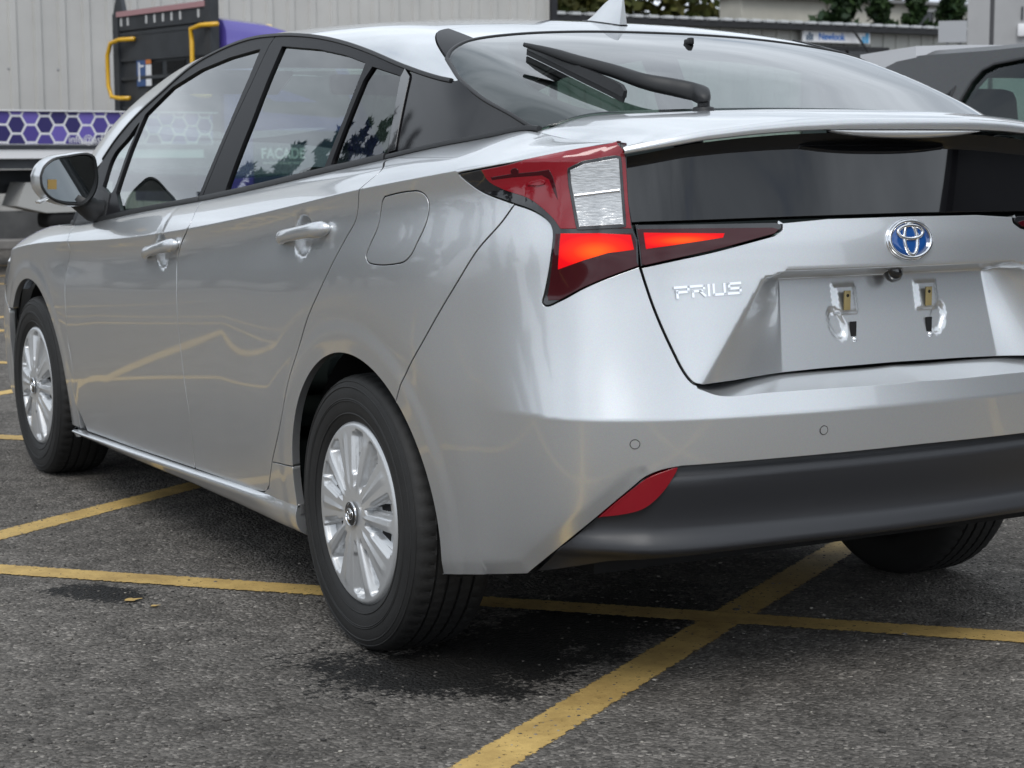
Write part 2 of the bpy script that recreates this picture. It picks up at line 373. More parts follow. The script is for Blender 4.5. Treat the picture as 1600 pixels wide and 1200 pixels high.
# roof, rear window and windscreen: centre height and the edge it comes down to
zroof = cspline([-.75,-.6,-.5,-.4,-.3,-.2,-.1,0,.12,.3,.6,1.0,1.4,1.7,1.95,2.2,2.5,2.8,3.0],
 [1.12,1.178,1.213,1.248,1.284,1.318,1.350,1.379,1.408,1.440,1.464,1.476,1.474,1.455,1.422,1.36,1.245,1.11,1.01])
wedge = cspline([-.75,-.457,-.376,-.282,-.161,.09,.303,.481,.671,.849,1.022,1.229,1.453,1.676,1.881,2.098,2.295,2.6,3.0],
 [.62,.648,.662,.670,.672,.676,.663,.648,.634,.622,.613,.607,.609,.619,.642,.668,.706,.725,.715])
zedge = cspline([-.75,-.457,-.376,-.282,-.214,-.161,-.08,.09,.303,.481,.671,.849,1.022,1.229,1.453,1.676,1.881,2.098,2.295,2.6,3.0],
 [1.04,1.157,1.190,1.222,1.246,1.262,1.276,1.308,1.351,1.382,1.407,1.423,1.432,1.433,1.414,1.376,1.307,1.213,1.099,.985,.87])
def Tsurf(x, y):
    x = np.asarray(x, float); y = np.asarray(y, float); we = wedge(y); zc = zroof(y); ax = np.abs(x); x0 = we-.16
    base = .036*(ax/.65)**2.4; e = np.clip((ax-x0)/.16, 0, 1.15)
    B = zc-.036*(we/.65)**2.4-zedge(y)
    return np.stack([x+0*y, y+0*x, zc-base-B*e**2.6], -1)
# parameter-space outlines of the body panels
DATA = {
 'lamp_top': [(1.049,1.0729),(0.9792,1.082),(0.9027,1.0945),(0.8329,1.1153),(0.7735,1.1383),(0.7024,1.1784),(0.6801,1.2186)],
 'roof_trim': [(2.2861,1.0985),(2.2195,1.1547),(2.0902,1.2273),(1.8786,1.3067),(1.6775,1.3756),(1.4556,1.4145),(1.2295,1.4335),(1.0222,1.4322),(0.8485,1.423),(0.6705,1.407),(0.4809,1.3821),(0.3032,1.3514),(0.0912,1.3077),(-0.0824,1.2755),(-0.1317,1.2687),(-0.163,1.2706)],
 'seam': [(-0.163,1.2706),(-0.2133,1.2478),(-0.2776,1.2218),(-0.3711,1.1906),(-0.4283,1.1688),(-0.4578,1.1593)],
 'belt_up': [(1.8962,0.9389),(1.6175,0.961),(1.1586,0.9942),(0.7469,1.0337),(0.3721,1.0772),(0.0385,1.1129),(-0.1888,1.1382),(-0.4112,1.1625)],
 'front_glass': [(1.9679,1.2371),(1.7875,1.3156),(1.5604,1.361),(1.3287,1.3851),(1.0886,1.3975),(1.0857,1.3203),(1.1008,1.1987),(1.1253,1.0977),(1.1528,0.9996),(1.4843,0.9715),(1.8558,0.9418),(1.9727,0.9968),(1.9787,1.1269)],
 'front_quarter': [(2.1593,1.0123),(2.1698,1.1007),(2.0659,1.1658),(1.9964,1.2115),(2.0083,1.1209),(2.0151,1.0002)],
 'rear_glass_door': [(0.9189,1.3956),(0.6332,1.3725),(0.4484,1.3492),(0.3074,1.3243),(0.3172,1.2009),(0.3411,1.0804),(0.5862,1.0508),(0.9527,1.0133),(0.9251,1.1991),(0.9236,1.3091)],
 'rear_quarter': [(0.2596,1.3133),(0.0993,1.2863),(0.0662,1.2061),(0.0356,1.1129),(0.1742,1.0986),(0.3068,1.088),(0.2908,1.2034),(0.2797,1.2841)],
 'door_gap': [(1.0128,1.4247),(1.0273,1.4047),(1.0418,1.3048),(1.0758,1.1757),(1.0993,1.0717),(1.1222,0.9897)],
 'c_strip': [(0.0827,1.3045),(0.0443,1.2843),(0.0211,1.1909),(0.0018,1.1185),(0.0348,1.1115),(0.0612,1.1988),(0.0909,1.2831)],
 'mirror_tri': [(2.4063,0.879),(2.1145,0.9007),(1.8368,0.9247),(1.9068,0.9979),(2.0126,0.9982),(2.1565,1.0102),(2.2338,0.9925),(2.3225,0.928)],
 'fd_front': [(3.7731,0.8985),(3.6965,0.8108),(3.7353,0.7506),(3.7423,0.7023),(3.7385,0.5977),(3.7488,0.508),(3.7366,0.4517),(3.7319,0.3861),(3.7332,0.2788)],
 'fd_bot': [(3.6966,0.2576),(3.6527,0.2162),(3.2178,0.2271),(2.6081,0.248)],
 'fd_rear': [(2.5811,0.9986),(2.5232,0.9266),(2.6048,0.8644),(2.6301,0.8249),(2.6206,0.759),(2.6167,0.6979),(2.6142,0.6186),(2.6043,0.513),(2.5907,0.3895),(2.6023,0.2561)],
 'rd_bot': [(2.6081,0.248),(2.2286,0.2588),(2.0904,0.2661),(2.0507,0.2734)],
 'rd_rear': [(2.0281,0.2861),(1.9847,0.3578),(1.943,0.415),(1.887,0.4949),(1.833,0.5802),(1.772,0.6548),(1.7042,0.7354),(1.6256,0.8084),(1.5636,0.8721),(1.5106,0.9274),(1.4711,0.9672),(1.4574,0.9996),(1.4437,1.0339)],
 'rd_rear2': [(1.4361,1.0374),(1.4285,1.0515),(1.4184,1.0713),(1.4812,1.1059),(1.5058,1.1196)],
 'qs_seam': [(1.9844,0.3587),(1.8687,0.3642)],
 'sill_bot': [(3.8152,0.1816),(3.2373,0.1902),(2.6521,0.1936),(2.1589,0.1923),(1.8705,0.1892)],
 'fuel': [(1.3332,1.0219),(1.301,1.0271),(1.2283,1.0349),(1.1915,1.0354),(1.1692,1.0272),(1.1579,1.0118),(1.1572,0.9923),(1.1639,0.9693),(1.1867,0.9326),(1.2065,0.9056),(1.2294,0.8907),(1.261,0.8839),(1.364,0.8783),(1.3867,0.8821),(1.3979,0.8925),(1.3905,0.9114),(1.3613,0.9568),(1.3529,0.991),(1.3448,1.0129)],
 'qb_seam': [(0.8987,1.0141),(0.9264,0.979),(0.9878,0.9211),(1.0421,0.8579),(1.1026,0.7899),(1.1647,0.7196),(1.235,0.6461),(1.2764,0.5898)],
 'lamp_low': [(1.049,1.0729),(1.038,1.0648),(0.989,1.0399),(0.905,1.0159),(0.8445,0.9981),(0.8145,0.98),(0.8053,0.9649),(0.8039,0.9405),(0.8089,0.9006),(0.8148,0.8667),(0.8206,0.8389),(0.8236,0.8265),(0.8163,0.82),(0.7859,0.8306),(0.7368,0.8558),(0.6881,0.8754),(0.625,0.897)],
 'lamp_right': [(0.625,0.8982),(0.6261,0.9468),(0.6342,0.965),(0.6385,0.9771),(0.6444,1.0233),(0.5366,1.2695)],
 'lamp_red': [(0.9794,1.0808),(0.9653,1.0589),(0.9336,1.0436),(0.8609,1.0225),(0.8235,1.0013),(0.797,0.9802),(0.7868,0.9674)],
 'lamp_redtop': [(0.9794,1.0808),(0.9028,1.0933),(0.8306,1.1132),(0.7706,1.1354),(0.695,1.1698),(0.7274,1.2279)],
 'ridge': [(0.812,1.1071),(0.7977,1.0894),(0.7901,1.0381),(0.7784,0.9675)],
 'pod': [(0.8678,1.0514),(0.8592,1.0576),(0.8335,1.0619),(0.8249,1.0589),(0.8277,1.0528),(0.8405,1.0503)],
 'dot': [(0.8883,1.0772),(0.8894,1.0743),(0.8921,1.0719),(0.8957,1.0706),(0.8996,1.0706),(0.903,1.0719),(0.9052,1.0743),(0.9058,1.0772),(0.9046,1.0802),(0.9019,1.0825),(0.8983,1.0838),(0.8944,1.0838),(0.8911,1.0825),(0.8889,1.0802)],
 'band': [(0.9551,1.0659),(0.9048,1.0729),(0.8471,1.0773),(0.8162,1.0809),(0.8079,1.0675),(0.802,1.0503),(0.7952,1.0235),(0.8045,1.0381),(0.8164,1.0626),(0.8333,1.0705),(0.9054,1.0661),(0.9526,1.0609)],
 'lens': [(0.7727,1.0809),(0.7432,1.093),(0.6716,1.1037),(0.6647,1.1018),(0.6551,0.9742),(0.7505,0.9701),(0.7599,1.0077),(0.7703,1.0534)],
 'split': [(0.8047,0.9655),(0.6341,0.9656)],
 'bright': [(0.7847,0.959),(0.7086,0.9592),(0.6423,0.9559),(0.6363,0.9287),(0.6883,0.9228),(0.7378,0.9094),(0.7881,0.8918),(0.7861,0.9163)],
 'inlamp': [(0.6332,0.9765),(0.4846,0.9767),(0.3241,0.9765),(0.3116,0.9713),(0.3126,0.9632),(0.3218,0.9547),(0.3892,0.9406),(0.4646,0.925),(0.5579,0.9084),(0.6237,0.8957),(0.6271,0.9341)],
 'inbright': [(0.6152,0.9594),(0.542,0.958),(0.4444,0.9559),(0.448,0.9486),(0.5123,0.9412),(0.6115,0.9297)],
 'tg_side': [(0.625,0.8957),(0.5969,0.8128),(0.5642,0.7359),(0.5393,0.687),(0.5253,0.6721),(0.5052,0.6665)],
 'tg_bot': [(0.5052,0.6665),(0.4245,0.6676),(0.3245,0.6725),(0.1901,0.6753),(0.0626,0.6769),(-0.1091,0.677),(-0.3,0.6754)],
 'ledge': [(0.517,0.6645),(0.4742,0.6495),(0.3705,0.6504),(0.2244,0.6511),(0.0675,0.6506),(-0.103,0.6489),(-0.2921,0.6452)],
 'crease_b': [(0.7789,0.6058),(0.6301,0.6117),(0.4717,0.6145),(0.2301,0.6168),(-0.2845,0.6179)],
 'ins_top': [(0.5519,0.5149),(0.4693,0.5167),(0.2266,0.5178),(-0.0137,0.5198),(-0.2909,0.5201)],
 'ins_left': [(0.8816,0.2786),(0.7804,0.3516),(0.7113,0.4102),(0.6457,0.4711),(0.6171,0.4968),(0.5879,0.5087),(0.5519,0.5149)],
 'ins_bot': [(0.8816,0.2786),(0.6231,0.3142),(0.4231,0.3249),(0.2022,0.3316),(-0.0447,0.3361),(-0.3352,0.3321)],
 'bump_bot': [(1.1572,0.2325),(0.9973,0.2595),(0.8816,0.2786)],
 'reflector': [(0.7076,0.4115),(0.6456,0.4698),(0.6147,0.4955),(0.5819,0.5085),(0.5579,0.5139),(0.5693,0.4866),(0.5925,0.4545),(0.6216,0.4307),(0.6626,0.418)],
 'sensor': [(0.639,0.5611),(0.2491,0.5685)],
 'handle_r': [(1.8873,0.9139),(1.6007,0.9462),(1.7765,0.9132)],
 'handle_f': [(2.8989,0.8303),(2.6188,0.8691),(2.624,0.8519)],
 'hatch_top': [(-0.6269,-0.0176),(-0.5963,-0.0025),(-0.5237,0.0535),(-0.4658,0.0767),(-0.4041,0.0805),(-0.2241,0.0892),(-0.1114,0.09),(0.0951,0.1245),(0.3257,0.1989),(0.5013,0.2951)],
 'hatch_side': [(-0.6269,-0.0176),(-0.6407,-0.0686),(-0.6617,-0.1489),(-0.6695,-0.212),(-0.6705,-0.2821),(-0.6614,-0.3757),(-0.6527,-0.4294),(-0.6454,-0.4559)],
 'garnish': [(-0.5424,0.197),(-0.5752,0.1364),(-0.6022,0.0677),(-0.6269,-0.0176)],
 'glass_low': [(-0.6377,-0.466),(-0.5453,-0.5385),(-0.3902,-0.5625)],
 'clear_l': [(-0.4867,-0.1182),(-0.5471,-0.2182),(-0.5595,-0.2921),(-0.5466,-0.3899),(-0.5263,-0.4836),(-0.5013,-0.5175)],
 'washer': [(0.0229,-0.0245)],
 'wiper': [(-0.2967,-0.5199),(-0.435,-0.0277)],
 'antenna': [(0.0313,0.4211),(0.0332,0.3171),(0.1194,0.3444)],
 'w_arm': [(-0.316,-0.5904),(-0.3062,-0.5511),(-0.3327,-0.5145),(-0.3803,-0.4654),(-0.4085,-0.3975),(-0.4576,-0.3083),(-0.4833,-0.2436),(-0.5125,-0.1828)],
 'w_blade': [(-0.4402,-0.456),(-0.4407,-0.4394),(-0.4597,-0.3031),(-0.4684,-0.2096),(-0.4764,-0.1166)],
}
# ---------------------------------------------------------------- materials of the cars
def paint_mat(name, col, metal=.76, rough=.30, flake=.09):
    m = mat(name, col, rough, metal, 1.0, .035); nt = m.node_tree; b = nt.nodes['Principled BSDF']; b.inputs['Coat IOR'].default_value = 1.58
    tc = nt.nodes.new('ShaderNodeTexCoord'); v = nt.nodes.new('ShaderNodeTexVoronoi'); v.inputs['Scale'].default_value = 900
    mix = nt.nodes.new('ShaderNodeMixRGB'); mix.inputs[0].default_value = flake; mix.inputs[1].default_value = (*col,1)
    nt.links.new(tc.outputs['Object'], v.inputs['Vector']); nt.links.new(v.outputs['Color'], mix.inputs[2]); nt.links.new(mix.outputs[0], b.inputs['Base Color'])
    return m
M_PAINT = paint_mat('silver_paint', (.68,.695,.71))
M_BLACK = mat('gloss_black', (.012,.012,.014), .08, 0, 1.0, .02)
M_SATIN = mat('satin_black_film', (.012,.012,.014), .42, 0, 0, spec=.16)
M_PIANO = mat('piano_black', (.010,.010,.012), .06, 0, 0, spec=.42)
M_CERAM = mat('black_ceramic_band', (.02,.02,.024), .3)
M_PLAST = mat('black_plastic', (.018,.0185,.02), .5, bump=(900,.08))
M_INSERT = mat('grained_grey_plastic', (.026,.027,.031), .42, bump=(1400,.06))
M_DARK = mat('underbody_black', (.006,.006,.007), .85)
M_RUBBER = mat('tyre_rubber', (.0135,.0133,.0132), .68, bump=(300,.1), var=(9,.3))
M_SEAL = mat('black_seal', (.010,.010,.011), .45)
M_GLASS = glass_mat('green_glass', (.52,.67,.61), .045, 1.8)
M_RGLASS = glass_mat('rear_glass', (.40,.50,.48), .05, 1.7)
M_DGLASS = glass_mat('privacy_glass', (.10,.12,.115), .045, 1.8)
M_BGLASS = mat('dark_glass', (.006,.006,.007), .02, 0, 0, spec=.8)
M_CHROME = mat('chrome', (.82,.83,.85), .06, 1.0)
M_SILVERP = mat('silver_wheel', (.60,.61,.62), .34, .5, .35, .12)
M_RED = mat('red_lens', (.24,.004,.012), .12, 0, .5, .02)
M_DRED = mat('dark_red_lens', (.045,.001,.004), .10, 0, .35, .02, spec=.35)
M_CLEAR = mat('clear_lens', (.62,.63,.64), .12, .6, 1.0, .02)
M_LIT = mat('lit_brake_lens', (.06,.0,.0), .3, 0, .0, .05, spec=.2, emit=(1,.03,.002), estr=.95)
def lit_grad(m):
    nt = m.node_tree; b = nt.nodes['Principled BSDF']; tc = nt.nodes.new('ShaderNodeTexCoord'); mp = nt.nodes.new('ShaderNodeMapping'); mp.inputs['Location'].default_value = (-.85,-.5,-1.05); mp.inputs['Scale'].default_value = (1.7,1.0,2.1); g = nt.nodes.new('ShaderNodeTexGradient'); g.gradient_type = 'SPHERICAL'; r = nt.nodes.new('ShaderNodeValToRGB')
    r.color_ramp.elements[0].position = .0; r.color_ramp.elements[0].color = (.62,.0015,.006,1); r.color_ramp.elements[1].position = .85; r.color_ramp.elements[1].color = (1,.10,.006,1); q = r.color_ramp.elements.new(.4); q.color = (.95,.022,.004,1)
    nt.links.new(tc.outputs['Generated'], mp.inputs[0]); nt.links.new(mp.outputs[0], g.inputs[0]); nt.links.new(g.outputs['Fac'], r.inputs[0]); nt.links.new(r.outputs[0], b.inputs['Emission Color'])
lit_grad(M_LIT)
M_LENS = mat('ribbed_clear_lens', (.52,.53,.54), .15, .35, 1.0, .02)
def ribs(m):
    nt = m.node_tree; b = nt.nodes['Principled BSDF']; tc = nt.nodes.new('ShaderNodeTexCoord'); mp = nt.nodes.new('ShaderNodeMapping'); mp.inputs['Scale'].default_value = (20,20,120); n = nt.nodes.new('ShaderNodeTexNoise'); n.inputs['Scale'].default_value = 3.0; n.inputs['Detail'].default_value = 4
    bp = nt.nodes.new('ShaderNodeBump'); bp.inputs['Strength'].default_value = .28; bp.inputs['Distance'].default_value = .003; r = nt.nodes.new('ShaderNodeValToRGB'); r.color_ramp.elements[0].position = .34; r.color_ramp.elements[0].color = (.42,.43,.44,1); r.color_ramp.elements[1].position = .62; r.color_ramp.elements[1].color = (.62,.63,.64,1)
    nt.links.new(tc.outputs['Object'], mp.inputs[0]); nt.links.new(mp.outputs[0], n.inputs['Vector']); nt.links.new(n.outputs['Fac'], bp.inputs['Height']); nt.links.new(bp.outputs[0], b.inputs['Normal']); nt.links.new(n.outputs['Fac'], r.inputs[0]); nt.links.new(r.outputs[0], b.inputs['Base Color'])
ribs(M_LENS)
M_AMB = mat('amber_bulb_cover', (.42,.33,.29), .2, .3, 1.0, .05)
M_SEAT = mat('seat_cloth', (.045,.046,.05), .9)
M_TRIM = mat('cabin_trim', (.03,.03,.033), .75)
M_HEAD = mat('headlining', (.42,.42,.40), .95)
M_MIRROR = mat('mirror_glass', (.24,.26,.27), .02, 1.0)
M_BLUE = mat('badge_blue', (.006,.075,.30), .12, 0, 1.0, .02)
M_BRASS = mat('yellow_bracket', (.42,.33,.15), .5, .2)
D = {k: np.array(v) for k, v in DATA.items()}
def zc_s(s): return zcrease(plan(s)[1])
def belt(s0, s1, n=30, dt=.1): 
    s = np.linspace(s0, s1, n); return np.stack([s, zc_s(s)+dt], 1)
def rev(a): return np.asarray(a)[::-1]
def mir(a): a = np.asarray(a).copy(); a[:,0] *= -1; return a[::-1]
def cat_(*a): return np.vstack([np.asarray(x, float).reshape(-1,2) for x in a])
def arch(yc, r, a0, a1, n=40, zc=ARCH_Z):
    """wheel-arch edge; angle 0 = rearwards, 90 = up, 180 = forwards"""
    a = np.radians(np.linspace(a0, a1, n)); y = yc-r*np.cos(a); z = zc+r*np.sin(a); return np.stack([s_of_y(y), z], 1)
CREASES = [np.stack([np.linspace(.66,4.9,424), zc_s(np.linspace(.66,4.9,424))+d], 1) for d in (-.007,-.0025,.002,.006)]
def pan(*a, **k): return panel(*a, **k)
BIG_SIDE = dict(lines=CREASES)

car = thing('hatchback_car', 'silver five-door fastback with lit tail lamps and an empty number plate recess', 'car')
def both(o, child=None):
    r = mirror_obj(o); return r
# ---- doors, wings, quarter panels
FDF = smoothline(D['fd_front'], .01); FDB = resample(D['fd_bot'], .01, False); FDR = smoothline(D['fd_rear'], .01)
sF0 = FDF[0,0]; sF1 = FDR[0,0]
FDF[0] = (sF0, zc_s(sF0)+.1); FDR[0] = (sF1, zc_s(sF1)+.1)
front_door = pan('front_door', LH, cat_(FDF, FDB, rev(FDR)[1:], belt(sF1, sF0)[1:-1]), M_PAINT, car, step=.012, **BIG_SIDE)
RDB = smoothline(D['rd_bot'], .01); RDR = smoothline(np.vstack([D['rd_rear'], D['rd_rear2'][1:]]), .01); sR1 = RDR[-1,0]; RDR[-1] = (sR1, zc_s(sR1)+.1)
rear_door = pan('rear_door', LH, cat_(FDR, RDB[1:], RDR[1:], belt(sR1, sF1)[1:-1]), M_PAINT, car, step=.012, **BIG_SIDE)
AR = .360
kq = int(np.argmin(np.hypot(*(RDR-D['qs_seam'][0]).T)))
lowL = smoothline(D['lamp_low'], .008); kt = int(np.argmin(np.hypot(*(lowL-D['qb_seam'][0]).T)))
topL = smoothline(D['lamp_top'][:-1], .01)
seam = smoothline(D['qb_seam'], .01)
a_front = arch(0, AR, 0, 1, 2)
sA = 27.; aB = 180-1.
def ang_of(z, r=AR): return math.degrees(math.asin((z-ARCH_Z)/r))
a0 = ang_of(D['qb_seam'][-1,1]); a1 = 180-ang_of(D['qs_seam'][1,1])
FUEL = smoothline(np.vstack([D['fuel'],D['fuel'][:1]]), .004)[:-1]
quarter = pan('quarter_panel', LH, cat_(rev(RDR[kq:]), D['qs_seam'][1:], rev(arch(0, AR, a0, a1)), rev(seam)[1:], rev(lowL[:kt])[0:], topL[1:], belt(topL[-1,0]+.004, sR1, 40)[1:-1]), M_PAINT, car, step=.012, holes=[FUEL], **BIG_SIDE)
flap = pan('fuel_flap', LH, FUEL, M_PAINT, car, step=.012, **BIG_SIDE)
def SILL(s, v):
    s = np.asarray(s, float); v = np.asarray(v, float)*5; zt = np.interp(np.abs(s), [1.8,2.08,2.6,3.22,3.67,3.9],[.272,.266,.247,.226,.212,.208]); zb = np.interp(np.abs(s), [1.84,2.65,3.82], [.188,.192,.182])
    dd = _silld(v); px, py, nx, ny = plan(s); z = zt+(zb-zt)*np.clip((v-.12)/.88,0,1); dl_ = d_low(z)-flare(py, z)+.001; wq = 1-sstep(1.98,2.12,np.abs(s)); d_a = dd-flare(py, z)*.6; d = d_a+(np.where(v < .1, np.maximum(dd, dl_), dl_)-d_a)*wq*np.clip(1.1-v,0,1)**1.5
    return np.stack([-np.sign(s)*(px-nx*d), py-ny*d, z+0*s], -1)
_sb = np.vstack([FDB, RDB]); _o = np.argsort(_sb[:,0]); _sillt = (np.concatenate([[1.80],_sb[_o,0],[3.80]]), np.concatenate([[.272],_sb[_o,1]*0+np.where(_sb[_o,0]<2.06,.273,np.where(_sb[_o,0]>3.66,.213,_sb[_o,1])),[.213]]))
_silld = pchip([0,.10,.16,.3,.55,.85,1.0], [.050,.026,.017,.013,.022,.040,.062])
sill = pan('sill', SILL, [(1.862,0),(3.75,0),(3.785,.2),(1.868,.2)], M_PAINT, car, step=.02, gap=0, depth=.025)
# small body corner between sill and rear arch
_c = cat_(D['qs_seam'], [(1.862,.19),(1.868,.192)], rev(RDR[:kq+1])[0:]) 
corner = pan('sill_end', LH, cat_(D['qs_seam'], arch(0,AR,a1,180-ang_of(-.0+.262) if False else 180+math.degrees(math.asin((ARCH_Z-.262)/AR)),12), [(2.075,.266)], RDR[:kq]), M_PAINT, car, step=.015)
AF = .372
def archF(a0, a1, n=40): return arch(2.70, AF, a0, a1, n)
s_fb = s_of_y(3.02); zfb = .72
fender = pan('front_fender', LH, cat_(rev(FDF), belt(sF0, s_of_y(3.33), 20)[1:], [(s_of_y(3.36), zc_s(s_of_y(3.36))-.02), (s_of_y(3.20), .62), (s_of_y(3.06),.56)], rev(archF(0, 138))[0:], [(s_of_y(2.70-AF)+.003,.215),(3.735,.213),(FDF[-1,0]+.001,.25)]), M_PAINT, car, step=.016, **BIG_SIDE)
for o in (front_door, rear_door, quarter, flap, sill, corner, fender): both(o)
# ---- rear bumper
BB = smoothline(D['bump_bot'], .01); IL = smoothline(D['ins_left'], .008); LED = smoothline(np.vstack([D['ledge'][:5], [(0,.652)]]), .01)
IT = np.array([D['ins_top'][0], (.47,.5165), (.23,.5185), (0,.52)])
TS = smoothline(D['tg_side'], .008)
lowR = lowL[kt:]
half = cat_(seam, arch(0, AR, a0, ang_of(.236))[1:], BB, IL[1:], IT[1:])
htop = cat_(LED[::-1], rev(TS)[2:], rev(lowR))
crb = [np.stack([np.linspace(-.8,.8,360), .612+0*np.linspace(0,1,360)+q],1) for q in (-.010,-.005,0,.005)]
tkl = []
_tk = resample(_TK, .006, False); _td = np.gradient(_tk, axis=0); _td /= np.hypot(*_td.T)[:,None]; _tn = np.stack([_td[:,1], -_td[:,0]],1)
if _tn[10,1] < 0: _tn = -_tn
for o_ in (.022,.028,.034):
    q_ = (_tk+_tn*o_)[20:-4]; tkl += [q_, q_*[-1,1]]
bumper = pan('rear_bumper', LH, cat_(half, mir(half)[1:], mir(htop)[1:], htop[1:]), M_PAINT, car, step=.013, lines=crb+tkl, center=(0,0,.6))
def LEDGE(s, v):
    s = np.asarray(s, float); v = np.asarray(v, float); P = LH(s, np.interp(np.abs(s), LED[::-1,0], LED[::-1,1])-.0028); px, py, nx, ny = plan(s); k = v
    return P+np.stack([np.sign(s+1e-9)*nx*k, -ny*k, .28*k-.5*np.maximum(k-.09,0)], -1)
mesh_l = pan('bumper_ledge', LEDGE, cat_([(-.53,0),(.53,0),(.53,.11),(-.53,.11)]), M_PAINT, bumper, step=.012, gap=0, flange=False, center=(0,-.8,.2))
for sg in (1,-1):
    for k, (s, t) in enumerate(D['sensor'] if sg > 0 else D['sensor'][:1]):
        c = np.linspace(0, 2*np.pi, 20, endpoint=False); pts = np.stack([sg*(s+.0088*np.cos(c)), t+.0088*np.sin(c)], 1)
        ring = pan('parking_sensor', LH, pts, M_PAINT, bumper, step=.004, gap=0, off=.0012, depth=.004, rnd=.0008, center=(0,0,.6))
        strip('sensor_ring', LH, np.vstack([pts*1.0, pts[:2]]), .0016, .0016, M_SEAL, ring, center=(0,0,.6))
# ---- lower bumper insert
_dI = pchip([.25,.30,.330,.343,.352,.372,.392,.412,.480,.489,.493,.512,.54], [.11,.085,.040,.000,-.012,-.002,.012,.0145,.0035,.0025,.0035,.017,.02])
def INS(s, t):
    s = np.asarray(s, float); t = np.asarray(t, float); k = 1-sstep(.62,.86,np.abs(s)); P = Lsurf(s, t); px, py, nx, ny = plan(s)
    tt = t+.006*sstep(.25,.6,np.abs(s))+.0*s; d = _dI(tt)*(.25+.75*k)
    return P+np.stack([np.sign(s+1e-9)*nx*d, -ny*d, 0*d], -1)
ibot = np.array([(.875,.281),(.79,.295),(.70,.305),(.62,.312),(.42,.322),(.2,.329),(0,.332)])
ihalf = cat_(rev(IL)[0:], ) 
insert = pan('bumper_insert', INS, cat_(IL, IT[1:], mir(cat_(IL, IT[1:]))[1:], mir(ibot)[1:-1] if False else rev(np.vstack([ibot, ibot[:-1][::-1]*[-1,1]]))[1:-1]), M_INSERT, car, step=.012, center=(0,0,.5), lines=[np.stack([np.linspace(-.6,.6,300), q+0*np.linspace(0,1,300)],1) for q in (.512,.505,.495,.490,.485,.412,.392,.372,.352,.347)])
refl = smoothline(np.vstack([D['reflector'], D['reflector'][:1]]), .006)[:-1]
def REFL(s, t): return Lsurf(s, t)+np.stack([0*s, .0005+0*s, 0*s], -1)
rf = pan('reflector', REFL, refl, M_RED, insert, step=.008, depth=.02, center=(0,0,.5)); 
mirror_obj(rf)
# ---- tailgate with its number-plate recess
def TG(s, t):
    s = np.asarray(s, float); t = np.asarray(t, float); P = LH(s, t); ax = np.abs(P[...,0]); z = P[...,2]; y = P[...,1].copy()
    yp = -.786+(z-.77)*.21
    # side facet: ruled between a ridge on the lid and the upright edge of the plate panel
    xr = np.interp(z, [.60,.671,.865,.879,.9], [.562,.508,.354,.303,.300]); xe = np.interp(z, [.66,.865,.88], [.288,.272,.270]); yr = np.interp(z, [.60,.671,.865,.88], [-.846,-.846,-.834,-.839])
    yf = yr+(yp-yr)*np.clip((xr-ax)/np.maximum(xr-xe,.01), -.5, 1.0)
    yb_ = LH(s, np.full_like(t, .881))[...,1]; yo = yb_+(yp-yb_)*(.881-z)/.020
    smin = lambda a, b, e: .5*(a+b-np.sqrt((a-b)**2+e*e)); smax = lambda a, b, e: .5*(a+b+np.sqrt((a-b)**2+e*e))
    y = smax(y, smin(smin(yp, yf, .003), yo, .006), .0045)
    for cx, cz in ((-.109,.815),(.109,.815)):       # raised pads for the plate fixings
        q = np.maximum(np.abs(P[...,0]-cx)/.028, np.abs(z-cz)/.029); y = y-.006*(1-sstep(.82,1.1,q))
    for cx, cz, k in ((-.135,.765,.25),(.135,.765,-.25)):
        dx = P[...,0]-cx+k*(z-cz); q = np.hypot(dx/.021, (z-cz)/.034); y = y+.007*(1-sstep(.7,1.05,q))
    return np.stack([P[...,0], y, z], -1)
inl = smoothline(D['inlamp'][5:10], .01)
tgh = cat_(rev(TS)[0:0], inl[::-1][:], )
left_top = cat_(D['inlamp'][2:5], inl[1:])            # along the lamp on the lid, centre -> outside
TGB = np.array([(.505,.666),(.42,.6685),(.325,.672),(.19,.675),(0,.6765)])
poly = cat_([(0,.985),(.2,.984)], left_top, TS[1:], TGB[1:])
def s_of_x(x): return np.interp(x, _px[:2400], _s[:2400])
_zz = np.linspace(.668,.90,50); _tl = []
for f_ in (lambda z: np.interp(z,[.671,.865,.879],[.508,.354,.303]), lambda z: np.interp(z,[.66,.865,.88],[.288,.272,.270])):
    for dq in (-.0025,.0025):
        l_ = np.stack([s_of_x(f_(_zz)+dq), _zz], 1)[_zz < .876]; _tl += [l_, l_*[-1,1]]
for z_ in (.858,.8635,.8780,.8840): _xx = np.linspace(-.30,.30,220); _tl.append(np.stack([np.sign(_xx)*s_of_x(abs(_xx)), z_+0*_xx], 1))
tailgate = pan('tailgate', TG, cat_(poly, mir(poly)[1:-1]), M_PAINT, car, step=.0062, gap=.0045, center=(0,0,.8), eps=.0016, lines=_tl)
